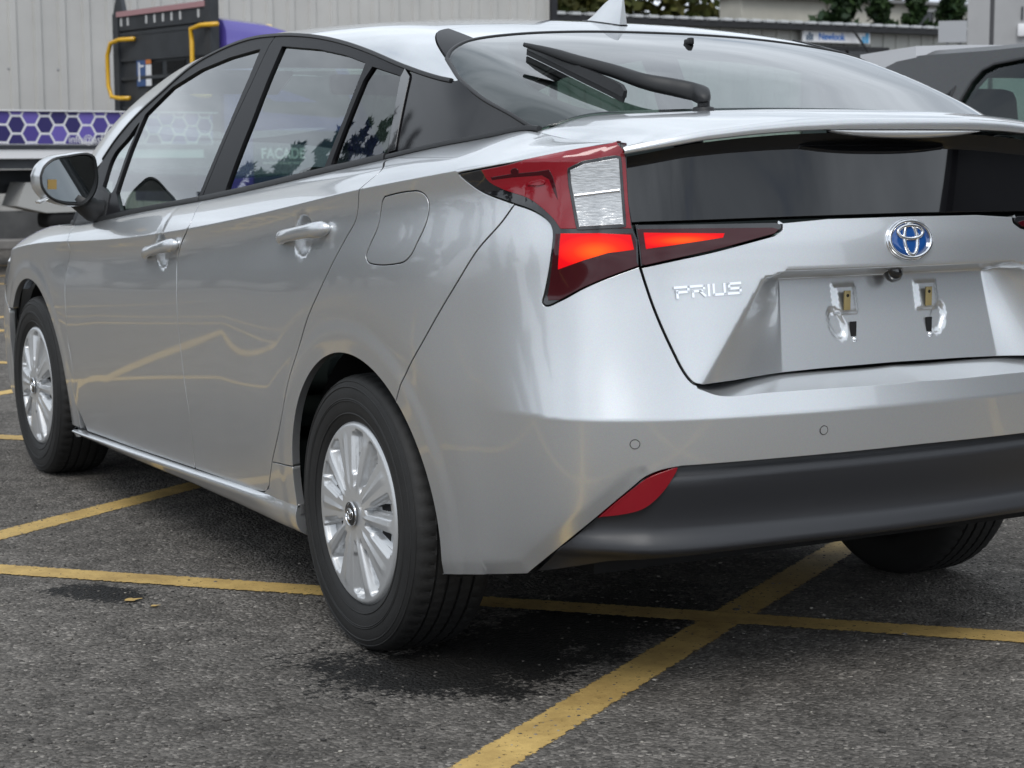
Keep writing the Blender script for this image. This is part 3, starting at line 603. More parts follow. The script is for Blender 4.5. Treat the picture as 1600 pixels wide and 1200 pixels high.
# plate fixings, camera, lettering, badge
def rearpt(x, z, off=0.): 
    s = np.interp(abs(x), _px[:2000], _s[:2000]); s = math.copysign(s, -x) if x else 0.
    p = TG(np.array([s]), np.array([z]))[0]; return Vector((x, p[1]-off, z))
for x in (-.109,.109):
    MB().box(rearpt(x-.004,.812,.0075), (.0165,.004,.040), bevel=.001).build('fixing_tab', M_BRASS, tailgate, auto=40)
    MB().lathe([(.0005,0),(.0035,0),(.0035,.004),(.0005,.004)], 12, Matrix.Translation(rearpt(x-.004,.822,.008)) @ Matrix.Rotation(math.pi/2,4,'X')).build('screw_hole', M_DARK, tailgate)
    MB().box(rearpt(x+(.013 if x<0 else -.002),.752,.001), (.0145,.004,.032)).build('slot', M_DARK, tailgate)
    MB().lathe([(.0002,.004),(.004,.003),(.006,0)], 14, Matrix.Translation(rearpt(x+(.015 if x<0 else 0),.731,0)) @ Matrix.Rotation(math.pi/2,4,'X')).build('screw', M_CHROME, tailgate, smooth=True)
MB().lathe([(.0003,.020),(.010,.019),(.017,.012),(.021,0)], 24, Matrix.Translation((0,-.800,.866)) @ Matrix.Rotation(math.radians(150),4,'X')).build('reversing_camera', M_BLACK, tailgate, smooth=True)
def strokes(M, lines, w, h, bm):
    for pl in lines:
        for a, b in zip(pl, pl[1:]):
            a = Vector(a); b = Vector(b); d = (b-a).normalized(); nrm = Vector((-d.y,d.x))*w/2; a = a-d*w/2; b = b+d*w/2
            pts = [M @ Vector((*p,0)) for p in (a-nrm, b-nrm, b+nrm, a+nrm)]; bm.prism(pts, (M.to_3x3() @ Vector((0,0,h))))
LET = {'P': [[(0,0),(0,.62)],[(0,.62),(0,1)][:0] or [(-.12,1),(.72,1)],[(.72,1),(.72,.5)],[(.72,.5),(0,.5)]],
 'R': [[(0,0),(0,.5)],[(-.12,1),(.72,1)],[(.72,1),(.72,.5)],[(.72,.5),(0,.5)],[(.45,.5),(.75,0)]],
 'I': [[(0,0),(0,1)]], 'U': [[(0,1),(0,0)],[(0,0),(.7,0)],[(.7,0),(.7,1)]],
 'S': [[(.72,1),(0,1)],[(0,1),(0,.5)],[(0,.5),(.72,.5)],[(.72,.5),(.72,0)],[(.72,0),(-.05,0)]]}
pl, pr = rearpt(-.546,.845), rearpt(-.402,.851)
ux = (pr-pl); wd = ux.length; ux.normalize(); uy = (rearpt(-.46,.87)-rearpt(-.46,.84)).normalized(); uz = ux.cross(uy); uy = uz.cross(ux)
bmx = MB(); x = 0.; sc = wd/4.45
for ch, adv in (('P',1.),('R',1.02),('I',.32),('U',1.0),('S',1.0)):
    Mx = Matrix.Translation(pl+uz*.0005+ux*(x*sc+.004)-uy*.009) @ Matrix((ux*sc*1.0, uy*.019, uz)).transposed().to_4x4()
    Lx = LET[ch]
    for pln in Lx:
        for a, b in zip(pln, pln[1:]):
            A = pl+ux*((x+a[0])*sc+.004)+uy*(a[1]*.019-.009); B = pl+ux*((x+b[0])*sc+.004)+uy*(b[1]*.019-.009); dd = (B-A).normalized(); nn = uz.cross(dd)*.0023
            A = A-dd*.0023; B = B+dd*.0023; bmx.prism([A-nn, B-nn, B+nn, A+nn], uz*.0045)
    x += adv
    if ch == 'R': x += 0
bmx.build('lettering', M_CHROME, tailgate)
EC = rearpt(0,.935,0); ez = Vector((0,-1,0)); _nr = (rearpt(0,.955)-rearpt(0,.915)).normalized(); EM = Matrix((Vector((1,0,0)), _nr, Vector((1,0,0)).cross(_nr))).transposed().to_4x4(); EM.translation = EC
def ering(bm, cx, cy, rx, ry, w, h0, h1, M=EM, n=48):
    """raised elliptical ring"""
    R = []
    for k in range(n):
        a = 2*math.pi*k/n; c, s = math.cos(a), math.sin(a); row = []
        for dr, h in ((w/2,h0),(w/2,h1-.0006),(w/5,h1),(-w/5,h1),(-w/2,h1-.0006),(-w/2,h0)): row.append(M @ Vector((cx+(rx+dr)*c, cy+(ry+dr)*s, h)))
        R.append(row)
    bm.loft(R+[R[0]], closed=False, caps=False)
def badge(parent, M, sc, disc, sil=M_CHROME):
    bm = MB()
    R = [[M @ Vector((sc*.052*k*math.cos(a), sc*.036*k*math.sin(a), h)) for a in [2*math.pi*i/40 for i in range(40)]] for k, h in ((1,.000),(1,.0035),(.6,.0045),(.02,.005))]
    b = bm.loft(R, caps=False).build('badge', disc, parent, smooth=True)
    r = MB(); ering(r, 0,0, sc*.050, sc*.0345, sc*.006, 0,.0075, M); ering(r, 0,0, sc*.0155, sc*.029, sc*.0055, .002,.008, M); ering(r, 0,sc*.0135, sc*.030, sc*.0125, sc*.0055, .002,.0085, M); ering(r, 0,0, sc*.0545, sc*.0385, sc*.003, -.001,.002, M)
    r.build('badge_ring', sil, b, smooth=True); return b
badge(tailgate, EM, 1.09, M_BLUE)
# ---- black lower rear window, spoiler, high brake lamp
def LIPZ(s): return np.interp(np.abs(s), [0,.17,.275,.377,.489,.597,.643,.66], [1.157,1.1565,1.153,1.146,1.135,1.118,1.111,1.108])
def BG(s, t):
    s = np.asarray(s, float); t = np.asarray(t, float); px, py, nx, ny = plan(s); d = .041+(t-.985)*.33; return np.stack([-np.sign(s+1e-9)*(px-nx*d), py-ny*d, t], -1)
sgl = np.linspace(0,.648,40); lower = cat_([(0,.987),(.25,.9855),(.60,.980),(.640,.979)]); bgp = cat_(lower, [(.650,1.04),(.652,1.10)], np.stack([sgl[::-1], LIPZ(sgl[::-1])-.004],1))
lowglass = pan('lower_rear_window', BG, cat_(bgp[:-1], mir(bgp)[:-1]), M_BGLASS, car, step=.03, center=(0,0,1))
def spoiler_rings():
    R = []; us = np.linspace(-1,1,61)
    for u in us:
        au = abs(u); sg = -1 if u < 0 else 1      # u>0 : left side (s>0)
        s = sg*.655*au; px, py, nx, ny = plan(s); zl = float(LIPZ(s)); th = .0215*(1-.35*au**3)
        lipx = -sg*(px-nx*.030); lipy = py-ny*.030
        # front edge: across the foot of the rear window, then back along the quarter seam
        if au < .80: fx = -sg*.645*au/.80; fy = -.515+.055*(au/.8)**3; fz = float(Tsurf(fx, fy)[...,2])-.006-.010*(au/.8)**4*0
        else:
            q = (au-.80)/.20; fy = -.460-(.745-.460)*q; w = float(wbelt(fy))-.003; fx = -sg*w; fz = float(zbelt(fy))-.001
        F = Vector((fx,fy,fz)); T = Vector((lipx,lipy+.004,zl+th)); L0 = Vector((lipx,lipy,zl+th-.005)); L1 = Vector((lipx,lipy+.001,zl+.002)); U = Vector((lipx*.985, lipy+.018, zl+.001)); U2 = Vector((lipx*.93, lipy+.105, zl+.004))
        row = [Vector((fx,fy,fz-.014)), F]
        for k in (.2,.4,.6,.8,.93):
            p = F.lerp(T, k); p.z += .010*math.sin(math.pi*k)*(1-au**6); row.append(p)
        row += [T+Vector((0,.006,.0002)), T, L0, L0.lerp(L1,.5)+Vector((0,-.0012,0)), L1, Vector((lipx*.998,lipy+.005,zl)), U, U2]
        R.append(row)
    return R
sp = MB().loft(spoiler_rings(), closed=False, caps=False).build('rear_spoiler', M_PAINT, car, auto=35)
hb = MB(); rows = []
for k in range(21):
    u = -1+2*k/20; s = u*.20; px, py, nx, ny = plan(s); y = py-ny*.034; z = float(LIPZ(s)); dz = .0175*max(0.04,(1-u*u))**.6; xx = -math.copysign(px-nx*.034, s) if abs(s) > 1e-6 else 0
    rows.append([Vector((xx,y+.012,z-.0005)), Vector((xx,y-.001,z-.001)), Vector((xx,y-.001,z-dz*.6)), Vector((xx,y+.004,z-dz)), Vector((xx,y+.014,z-dz))])
hb.loft(rows, closed=False, caps=False).build('high_brake_lamp', M_CLEAR, sp, smooth=True)
# ---- tail lamps
def LAMP(s, t):
    P = LH(s, t); px, py, nx, ny = plan(s); a = np.abs(np.asarray(s,float)); k = np.clip(1-np.abs(a-.79)/.085,0,1); k = .012*k*sstep(.83,.93,np.asarray(t,float))
    return P+np.stack([-np.sign(s+1e-9)*nx*k, ny*k, 0*k], -1)
LPK = dict(center=(0,0,.9), step=.009)
lampR = D['lamp_right']
outline = cat_(lowL, lampR[1:], [(.650,1.108),(.662,1.16)], rev(D['lamp_top'][:-1]))
housing = pan('tail_lamp', LAMP, cat_(lowL, [(.6262,.947),(.634,.965),(.638,.977),(.644,1.023),(.648,1.108),(.672,1.17)], rev(topL)[1:-1]), M_BLACK, car, depth=.03, **LPK)
rl = smoothline(D['lamp_red'], .008); rt = smoothline(D['lamp_redtop'], .008)
upper = pan('red_lens', LAMP, cat_(rl, [(.639,.9675),(.645,1.02),(.650,1.10)], [(.655,1.13)], rev(rt)[1:]), M_RED, housing, off=.0022, depth=.006, gap=.002, **LPK)
lens = D['lens'].copy(); lens = lens[[0,1,2,3,4,5,6,7]]
pan('lens_frame', LAMP, lens, M_BLACK, housing, off=.0040, depth=.006, gap=-.004, **LPK)
_lc = lens.mean(0)
pan('clear_lens', LAMP, lens, M_LENS, housing, off=.0056, depth=.006, **LPK)
_a = np.array([lens[6]*.5+lens[7]*.5, lens[3]*.52+lens[4]*.48]); _a[:,0] += (-.004,.004)
strip('lens_divider', LAMP, _a, .006, .009, M_CHROME, housing, center=(0,0,.9))
pan('lens_pod', LAMP, D['pod'], M_RED, housing, off=.0050, depth=.004, gap=.0005, **LPK); pan('lens_boss', LAMP, D['dot'], M_DRED, housing, off=.0030, depth=.002, gap=.0003, **LPK)
pan('lens_band', LAMP, D['band'], M_DRED, housing, off=.0028, depth=.002, gap=.0005, **LPK)  # darker red band across the upper part of the lens
lowred = cat_([(.7965,.9605),(.7975,.938),(.803,.900),(.809,.866),(.814,.838),(.811,.829)], smoothline(D['lamp_low'][13:], .01), [(.629,.905),(.6305,.945),(.6375,.961)])
pan('dark_red_lens', LAMP, lowred, M_DRED, housing, off=.0022, depth=.006, gap=.0025, **LPK)
br = smoothline(np.vstack([D['bright'], D['bright'][:1]]), .008)[:-1]
pan('brake_light', LAMP, D['bright'], M_LIT, housing, off=.0036, depth=.004, gap=.0005, **LPK)
inh = pan('lid_lamp', TG, cat_(D['inlamp'][0:3], D['inlamp'][3:5], inl[1:], D['inlamp'][10:]), M_BLACK, car, off=.002, depth=.025, **LPK)
il = D['inlamp']; pan('dark_red_lens', TG, cat_([(.630,.968),(.50,.968),(.335,.9665),(.319,.9625),(.325,.957)], inl[1:-1], [(.6215,.8995),(.6245,.934)]), M_DRED, inh, off=.0042, depth=.006, gap=.002, **LPK)
pan('brake_light', TG, D['inbright'], M_LIT, inh, off=.0056, depth=.004, gap=.0005, **LPK)
for o in (housing, inh):
    r = mirror_obj(o)
    for c in [c for c in o.children]: mirror_obj(c, r)
def gap_shade(line, par, S=LH, w=.0062):  # dark strip added inside a panel gap to stand in for its shade
    o_ = strip('shut_line_shade', S, line, w, .001, M_DARK, par, prof=[(-.5,-6),(-.5,-1.6),(.5,-1.6),(.5,-6)]); mirror_obj(o_, bpy.data.objects.get(par.name+'.001', par))
gap_shade(FDF[4:], fender); gap_shade(FDR[4:], rear_door); gap_shade(RDR[2:], quarter); gap_shade(seam[2:], quarter)
gap_shade(np.vstack([FUEL,FUEL[:2]]), flap, w=.0055); gap_shade(FDB, front_door); gap_shade(RDB, rear_door)
# ---- glasshouse
M_FRAME = M_SATIN
RT = D['roof_trim']; trim = smoothline(RT, .02); bu = smoothline(D['belt_up'], .02)
gy = np.linspace(2.33,-.45,90); frame_top = smoothline(RT[:-1], .02); 
def zb_(y): return zbelt(np.asarray(y))
fq, fg, rg, rq = [smoothline(np.vstack([D[k], D[k][:1]]), .012)[:-1] if k in ('front_quarter',) else np.array(D[k]) for k in ('front_quarter','front_glass','rear_glass_door','rear_quarter')]
gap_ln = D['door_gap']
# black window frames (with openings) for the front and the rear door, then the glasses
ft = frame_top[(frame_top[:,0] > gap_ln[0,0])]; rtp = frame_top[(frame_top[:,0] < gap_ln[0,0]) & (frame_top[:,0] > .09)]
beltpts = lambda y0, y1, n=16, dz=.0: np.stack([np.linspace(y0,y1,n), zb_(np.linspace(y0,y1,n))+dz], 1)
ge = gap_ln[-1,0]
fframe = pan('window_frame', Gsurf, cat_(gap_ln, beltpts(ge-.004, 2.36)[1:], [(2.36,.95)], ft), M_FRAME, front_door, step=.02, holes=[fg, fq], off=.003, depth=.014)
fgl = pan('side_window', Gsurf, fg, M_GLASS, front_door, step=.03, gap=-.004, off=-.004, flange=False)
fql = pan('quarter_light', Gsurf, fq, M_GLASS, front_door, step=.03, gap=-.004, off=-.004, flange=False)
cst = D['c_strip']
yb = cst[4,0]
rframe = pan('window_frame', Gsurf, cat_(gap_ln, beltpts(ge-.004, yb)[1:], cst[[5,6]], [cst[0]], rtp[::-1]), M_FRAME, rear_door, step=.02, holes=[rg, rq], off=.003, depth=.014)
rgl = pan('side_window', Gsurf, rg, M_GLASS, rear_door, step=.03, gap=-.004, off=-.004, flange=False)
rql = pan('quarter_light', Gsurf, rq, M_DGLASS, rear_door, step=.03, gap=-.004, off=-.004, flange=False)
cs_ = pan('pillar_strip', Gsurf, cst, M_BLACK, rear_door, step=.015, off=.006, depth=.012)
sm = smoothline(D['hatch_side'][2:], .02); sm = np.array([unp for unp in D['seam']])
cpt = frame_top[frame_top[:,0] < .085]
cpan = pan('pillar_panel', Gsurf, cat_([cst[1]], cst[[2,3]], beltpts(cst[3,0], -.452)[1:], rev(smoothline(D['seam'], .02)), rev(cpt)), M_PIANO, quarter, step=.02, off=.002, depth=.015)
bm1 = strip('belt_moulding', Gsurf, beltpts(2.34, ge+.002, 40, .004), .020, .012, M_PLAST, front_door)
bm2 = strip('belt_moulding', Gsurf, beltpts(ge-.002, yb+.002, 40, .004), .020, .012, M_PLAST, rear_door)
bm3 = strip('belt_moulding', Gsurf, beltpts(yb-.002, -.462, 30, .003), .014, .010, M_PLAST, quarter)
rtr = strip('roof_trim', Gsurf, frame_top[frame_top[:,0] > -.135], .011, .007, M_SEAL, car)
for par_name, objs in (('front_door',(fframe,fgl,fql,bm1)), ('rear_door',(rframe,rgl,rql,cs_,bm2)), ('quarter_panel',(cpan,bm3))):
    par = bpy.data.objects[par_name+'.001']
    for o in objs: mirror_obj(o, par)
mirror_obj(rtr)
# roof, rear window, windscreen
def trow(y0, y1, n=40):
    y = np.linspace(y0, y1, n); return np.stack([-wedge(y)+.001, y], 1)
hx = np.array([0,.11,.224,.33,.404,.466,.524,.575,.605,.627]); hy = np.array([.103,.102,.098,.091,.082,.071,.053,.028,.008,-.018])
hline = smoothline(np.stack([-hx,hy],1)[::-1], .01)              # top of the rear window, left corner -> centre
rend = smoothline(np.array([(-.627,-.018),(-.612,.04),(-.592,.10),(-.565,.155),(-.542,.185),(-.45,.215),(-.3,.235),(-.15,.243),(0,.246)]), .01)
hs = smoothline(D['hatch_side'], .01)                            # left edge of the rear window, top -> bottom
kn = int(np.argmin(np.abs(hs[:,1]+.150)))
wtop = np.array([(0,1.985),(-.2,1.98),(-.4,1.955),(-.52,1.92),(-.575,1.90)])
apil = np.array([(-wedge(y)+.085-.02*(y-1.9), y) for y in np.linspace(1.9,2.78,18)])
roofh = cat_(rend[::-1], hs[1:kn], trow(-.148, 2.78, 90), apil[::-1], wtop[::-1][1:])
roof = pan('roof', Tsurf, cat_(roofh, mir(roofh)[1:-1]), M_PAINT, car, step=.02, center=(0,.8,.5))
hatch_h = cat_(rend[::-1], hline[1:])
hat = pan('hatch_top', Tsurf, cat_(rend, mir(rend)[1:], mir(hline)[1:] if False else rev(np.vstack([hline, (hline*[-1,1])[::-1][1:]]))[1:-1]), M_PAINT, car, step=.012, center=(0,.8,.5))
ggar = cat_(rend[(rend[:,0] < -.505)], [(-.512,.15)], hline[hline[:,0] < -.515][::-1])
gr_ = pan('hatch_corner', Tsurf, ggar, M_SATIN, hat, step=.012, off=.0025, depth=.006, center=(0,.8,.5)); mirror_obj(gr_)
lowx = np.linspace(-.643,0,20); glow = np.stack([lowx, -.515+.055*(np.abs(lowx)/.645)**3-.004],1)
gh = cat_(hline[::-1], hs[1:], glow[1:])
rw = pan('rear_window', Tsurf, cat_(gh, mir(gh)[1:-1]), M_RGLASS, car, step=.03, gap=.003, depth=.006, center=(0,.2,.5))
cl = smoothline(np.array([(0,.055),(-.25,.05),(-.42,.03),(-.48,-.05),(-.505,-.12),(-.55,-.22),(-.562,-.30),(-.55,-.38),(-.52,-.45),(-.45,-.485),(-.2,-.49),(0,-.49)]), .02)
bord = pan('glass_border', Tsurf, cat_(gh, mir(gh)[1:-1]), M_CERAM, rw, step=.03, gap=.006, off=-.005, holes=[cat_(cl, mir(cl)[1:-1])], flange=False, center=(0,.2,.5))
strip('window_seal', Tsurf, np.vstack([hs[::-1], hline[1:], (hline*[-1,1])[::-1][1:], hs*[-1,1]]), .009, .003, M_SEAL, rw, center=(0,.2,.5))
wsh = cat_(wtop, apil[1:], [(-.60,2.84),(-.35,2.93),(0,2.97)])
ws = pan('windscreen', Tsurf, cat_(wsh, mir(wsh)[1:-1]), M_GLASS, car, step=.04, gap=.003, depth=.006, center=(0,1.5,.5))
# bonnet and nose
def HOOD(x, y):
    x = np.asarray(x,float); y = np.asarray(y,float); w = np.maximum(wbelt(y),.3); return np.stack([x, y, zbelt(y)+.035*(1-(np.abs(x)/w)**2.2)*sstep(3.72,3.3,y)], -1)
hoodh = np.array([(0,3.60),(-.40,3.56),(-.60,3.42),(-.665,3.33),(-.712,3.10),(-.745,2.86),(-.745,2.76),(-.4,2.86),(0,2.9)])
pan('bonnet', HOOD, cat_(hoodh, mir(hoodh)[1:-1]), M_PAINT, car, step=.03, center=(0,3.1,.2))
fbh = cat_([(SMAX,.20),(s_of_y(3.04),.20)], rev(archF(-17, 40, 14)) if False else archF(180,148,10)*0+0 if False else [(s_of_y(3.07),.30),(s_of_y(3.072),.42),(s_of_y(3.055),.555),(s_of_y(3.20),.615),(s_of_y(3.36),zc_s(s_of_y(3.36))-.018),(s_of_y(3.40),zc_s(s_of_y(3.40))+.06),(SMAX-.25,.70),(SMAX,.70)])
fb = pan('front_bumper', LH, fbh, M_PAINT, car, step=.025, center=(0,1.2,.5)); mirror_obj(fb)
MB().box((0,2.84,.855),(1.30,.20,.05), bevel=.01).build('scuttle', M_PLAST, car)
MB().box((0,3.18,.47),(1.24,.56,.30), bevel=.08).box((-.66,2.55,.80),(.16,.62,.06)).box((.66,2.55,.80),(.16,.62,.06)).build('engine_bay', M_DARK, car)
hl = pan('headlamp', LH, [(s_of_y(3.12),.725),(s_of_y(3.22),.63),(s_of_y(3.46),.60),(s_of_y(3.50),.66),(s_of_y(3.44),.72),(s_of_y(3.28),.765)], M_CLEAR, car, step=.015, off=.007, depth=.03); mirror_obj(hl)
# ---- inner shell so nothing shows through the gaps, wheel-house liners, floor
def INNER(s, t): 
    P = Lsurf(s, t); px, py, nx, ny = plan(s); return P+np.stack([np.sign(s)*nx*.035, -ny*.035, 0*px], -1)
sh = cat_([(s_of_y(-.52),.24),(s_of_y(-.52),.95)], [(s_of_y(-.3),1.02),(s_of_y(.5),.93),(s_of_y(2.3),.80),(s_of_y(3.1),.7),(s_of_y(3.1),.3)], archF(180-8,8)[:,:]*1.0 if False else rev(arch(2.70,.40,-5,185,30)), [(s_of_y(2.2),.20),(s_of_y(.5),.20)], rev(arch(0,.39,-5,185,30)))
inner = pan('inner_body', INNER, sh, M_DARK, car, step=.05, gap=0, flange=False, center=(0,1.2,.6)); mirror_obj(inner)
rb = MB().box((0,-.60,.62),(1.16,.30,.58)).box((0,-.35,.46),(1.2,.5,.4)); rb.build('boot_floor', M_DARK, car)
MB().box((0,1.35,.225),(1.50,3.0,.06)).box((0,3.1,.4),(1.2,.7,.36)).box((0,2.72,.42),(1.10,.6,.44)).box((0,0,.44),(1.06,.75,.3)).build('floor_pan', M_DARK, car)
for yc in (0,2.70):
    for sg in (-1,1):
        b = MB(); R = []
        for k in range(25):
            a = math.radians(-12+204*k/24); r = .385; R.append([Vector((sg*x, yc-r*math.cos(a), ARCH_Z+r*math.sin(a))) for x in (.80,.60)])
        b.loft(R, closed=False, caps=False); b.poly([Vector((sg*.60, yc-.39*math.cos(math.radians(-12+204*k/24)), ARCH_Z+.39*math.sin(math.radians(-12+204*k/24)))) for k in range(25)])
        b.build('wheel_liner', M_DARK, car)
# ---- wheels
def tyre_profile():
    R = .314; return [(.206,-.085),(.215,-.094),(.240,-.1005),(.268,-.1015),(.290,-.098),(.303,-.090),(.3095,-.080),(.3125,-.068),(.3135,-.052)] + [(.3135,-.0500),(.3065,-.0495),(.3065,-.0435),(.3140,-.0430),(.3143,-.0200),(.3073,-.0195),(.3073,-.0125),(.3145,-.012),(.3145,.012),(.3073,.0125),(.3073,.0195),(.3143,.020),(.3140,.043),(.3065,.0435),(.3065,.0495),(.3135,.050)] + [(.3135,.052),(.3125,.068),(.3095,.080),(.303,.090),(.290,.098),(.268,.1015),(.240,.1005),(.215,.094),(.206,.085)]
def make_wheel(sg, yc):
    root = bpy.data.objects.new('wheel', None); COL.objects.link(root); root.parent = car; root.location = (sg*.762, yc, .310); root.rotation_euler = (0, math.radians(-90 if sg < 0 else 90), 0); root.empty_display_size = .1
    # tyre: local z = outboard
    prof = tyre_profile(); n = 120; V = []; F = []
    npf = len(prof)
    for k in range(n*2):
        a = math.pi*k/n
        for i, (r, h) in enumerate(prof):
            rr = r
            sh_ = .052 <= abs(h) <= .082 and r > .3
            if sh_ and (k % 4 == 0): rr -= .0036 if abs(h) < .078 else .0018
            if .011 < abs(h) < .0445 and r > .31 and k % 3 == 0: rr -= .0016
            if .21 < r < .30 and abs(h) > .09: rr += 0
            V.append((rr*math.cos(a), rr*math.sin(a), h))
    # flatten a little where the tyre stands on the ground (local -x for the left wheels)
    V = np.array(V)
    dn = 1 if sg < 0 else -1
    m2 = n*2
    for k in range(m2):
        for i in range(npf-1): F.append((k*npf+i, ((k+1)%m2)*npf+i, ((k+1)%m2)*npf+i+1, k*npf+i+1))
    t = mesh_obj('tyre', V, F, M_RUBBER, root); t.data.set_sharp_from_angle(angle=math.radians(38))
    b = MB()
    for rr, hh in ((.226,.0975),(.255,.1012),(.259,.1014),(.286,.0990),(.2985,.0935)): b.lathe([(rr-.002,hh),(rr-.0008,hh+.0014),(rr+.0008,hh+.0012),(rr+.002,hh-.0003)], 96)
    b.build('sidewall_rib', M_RUBBER, t, smooth=True)
    # wheel trim: ten broad spokes with deep windows between them, modelled as a relief on a polar grid
    nr, na = 92, 480; V = []; F = []; MI = []
    rs = np.linspace(.0,.2075,nr)
    def relief(r, a):
        q = a/(2*math.pi)*10; w_ = abs((q % 1.0)-.5)*2; u = 1-w_                     # u: 0 on the window axis, 1 on the spoke axis
        alt = int(math.floor(q)) % 2
        half = (.64+.12*(r-.07)/.12) if alt else (.30+.04*(r-.07)/.12)               # wide and narrow windows in turn: spokes in pairs
        da = (half-u)*r*math.pi/10; dr = min(r-(.062 if alt else .088), (.192 if alt else .186)-r); de = min(da, dr) if min(da,dr) < 0 or True else 0
        if da < .012 and dr < .012: de = .012-math.hypot(.012-da, .012-dr)
        dome = .093+.009*(1-(r/.2075)**2)-.008*max(0,(r-.197)/.0105)**2
        win = float(sstep(-.0005,.0060,de)); step2 = float(sstep(.0075,.0100,de))
        rad = float(sstep(.045,.075,r)*(1-sstep(.165,.19,r)))
        ridge = .0035*rad*max(0, 1-(1-u)/.30)
        dk_ = 1. if alt else .55
        return dome-dk_*(.017*win+.009*step2)+ridge, (alt and de > .0115 and .098 < r < .140)
    for i, r in enumerate(rs):
        for k in range(na):
            a = 2*math.pi*k/na; h, dk = relief(r, a); V.append((r*math.cos(a), r*math.sin(a), h)); 
    for i in range(nr-1):
        for k in range(na):
            F.append((i*na+k, i*na+(k+1)%na, (i+1)*na+(k+1)%na, (i+1)*na+k)[::-1]); a = 2*math.pi*(k+.5)/na; MI.append(1 if relief((rs[i]+rs[i+1])/2, a)[1] else 0)
    if sg > 0 or True: F = [f[::-1] for f in F]
    c = mesh_obj('wheel_trim', V, F, [M_SILVERP, M_DARK], root, mi=MI)
    b = MB().lathe([(.198,.086),(.2075,.0825),(.2105,.079),(.2105,.070),(.203,.066)], 96); b.build('trim_rim', M_SILVERP, root, smooth=True)
    hubm = mat('hub_cap', (.012,.012,.013), .15, 0, .8) if 'hub_cap' not in bpy.data.materials else bpy.data.materials['hub_cap']
    hb_ = MB().lathe([(.0005,.1115),(.020,.111),(.026,.109),(.028,.1065)], 40).build('hub_cap', hubm, root, smooth=True)
    e = MB(); M0 = Matrix.Translation((0,0,.1065)) @ Matrix.Rotation(-math.pi/2 if sg < 0 else math.pi/2,4,'Z')
    ering(e, 0,0,.0272,.0272,.0018,0,.0035,M0); ering(e, 0,0,.017,.0125,.0018,.0035,.0055,M0); ering(e, 0,0,.0055,.0105,.0018,.0035,.0057,M0); ering(e, 0,.005,.0105,.0045,.0018,.0035,.0059,M0)
    e.build('hub_ring', M_CHROME, hb_, smooth=True)
    return root
w1 = make_wheel(-1, 0.)
def copy_wheel(sg, yc):
    r = w1.copy(); COL.objects.link(r); r.location = (sg*.762, yc, .310); r.rotation_euler = (0, math.radians(-90 if sg < 0 else 90), 0)
    for c in w1.children:
        d = c.copy(); COL.objects.link(d); d.parent = r
        for g in c.children: h = g.copy(); COL.objects.link(h); h.parent = d
    return r
copy_wheel(-1, 2.70); copy_wheel(1, 0); copy_wheel(1, 2.70)
# ---- door handles
def handle(par, s0, t0, s1, t1):
    def ring(k, w, h, o):
        s = s0+(s1-s0)*k; t = t0+(t1-t0)*k; P = Lsurf(np.array([s]), np.array([t]))[0]
        c = Vector(P); c.x = -(.872)+.0 if False else c.x
        base = Vector((-np.interp(k,[0,1],[bx0,bx1]), P[1], t))
        return [base+Vector((-o-h*math.cos(a), 0, w*math.sin(a))) for a in [2*math.pi*i/16 for i in range(16)]]
    bx0 = -float(Lsurf(np.array([s0+.02]), np.array([t0]))[0,0]); bx1 = -float(Lsurf(np.array([s1-.01]), np.array([t1]))[0,0])
    ks = [0,.015,.05,.12,.25,.4,.55,.7,.8,.87,.93,.975,1.0]
    ws = [.006,.012,.0165,.018,.0165,.0155,.0155,.0165,.018,.019,.0185,.013,.006]; hs_ = [.004,.010,.013,.0125,.0085,.0075,.0075,.0085,.012,.014,.0135,.010,.004]; os_ = [.003,.005,.009,.015,.024,.0275,.028,.026,.022,.017,.012,.007,.003]
    return MB().loft([ring(k,w,h,o) for k,w,h,o in zip(ks,ws,hs_,os_)]).build('door_handle', M_PAINT, par, smooth=True)
h1 = handle(rear_door, *D['handle_r'][0], *D['handle_r'][1]); h2 = handle(front_door, *D['handle_f'][0], *D['handle_f'][1])
mirror_obj(h1, bpy.data.objects['rear_door.001']); mirror_obj(h2, bpy.data.objects['front_door.001'])
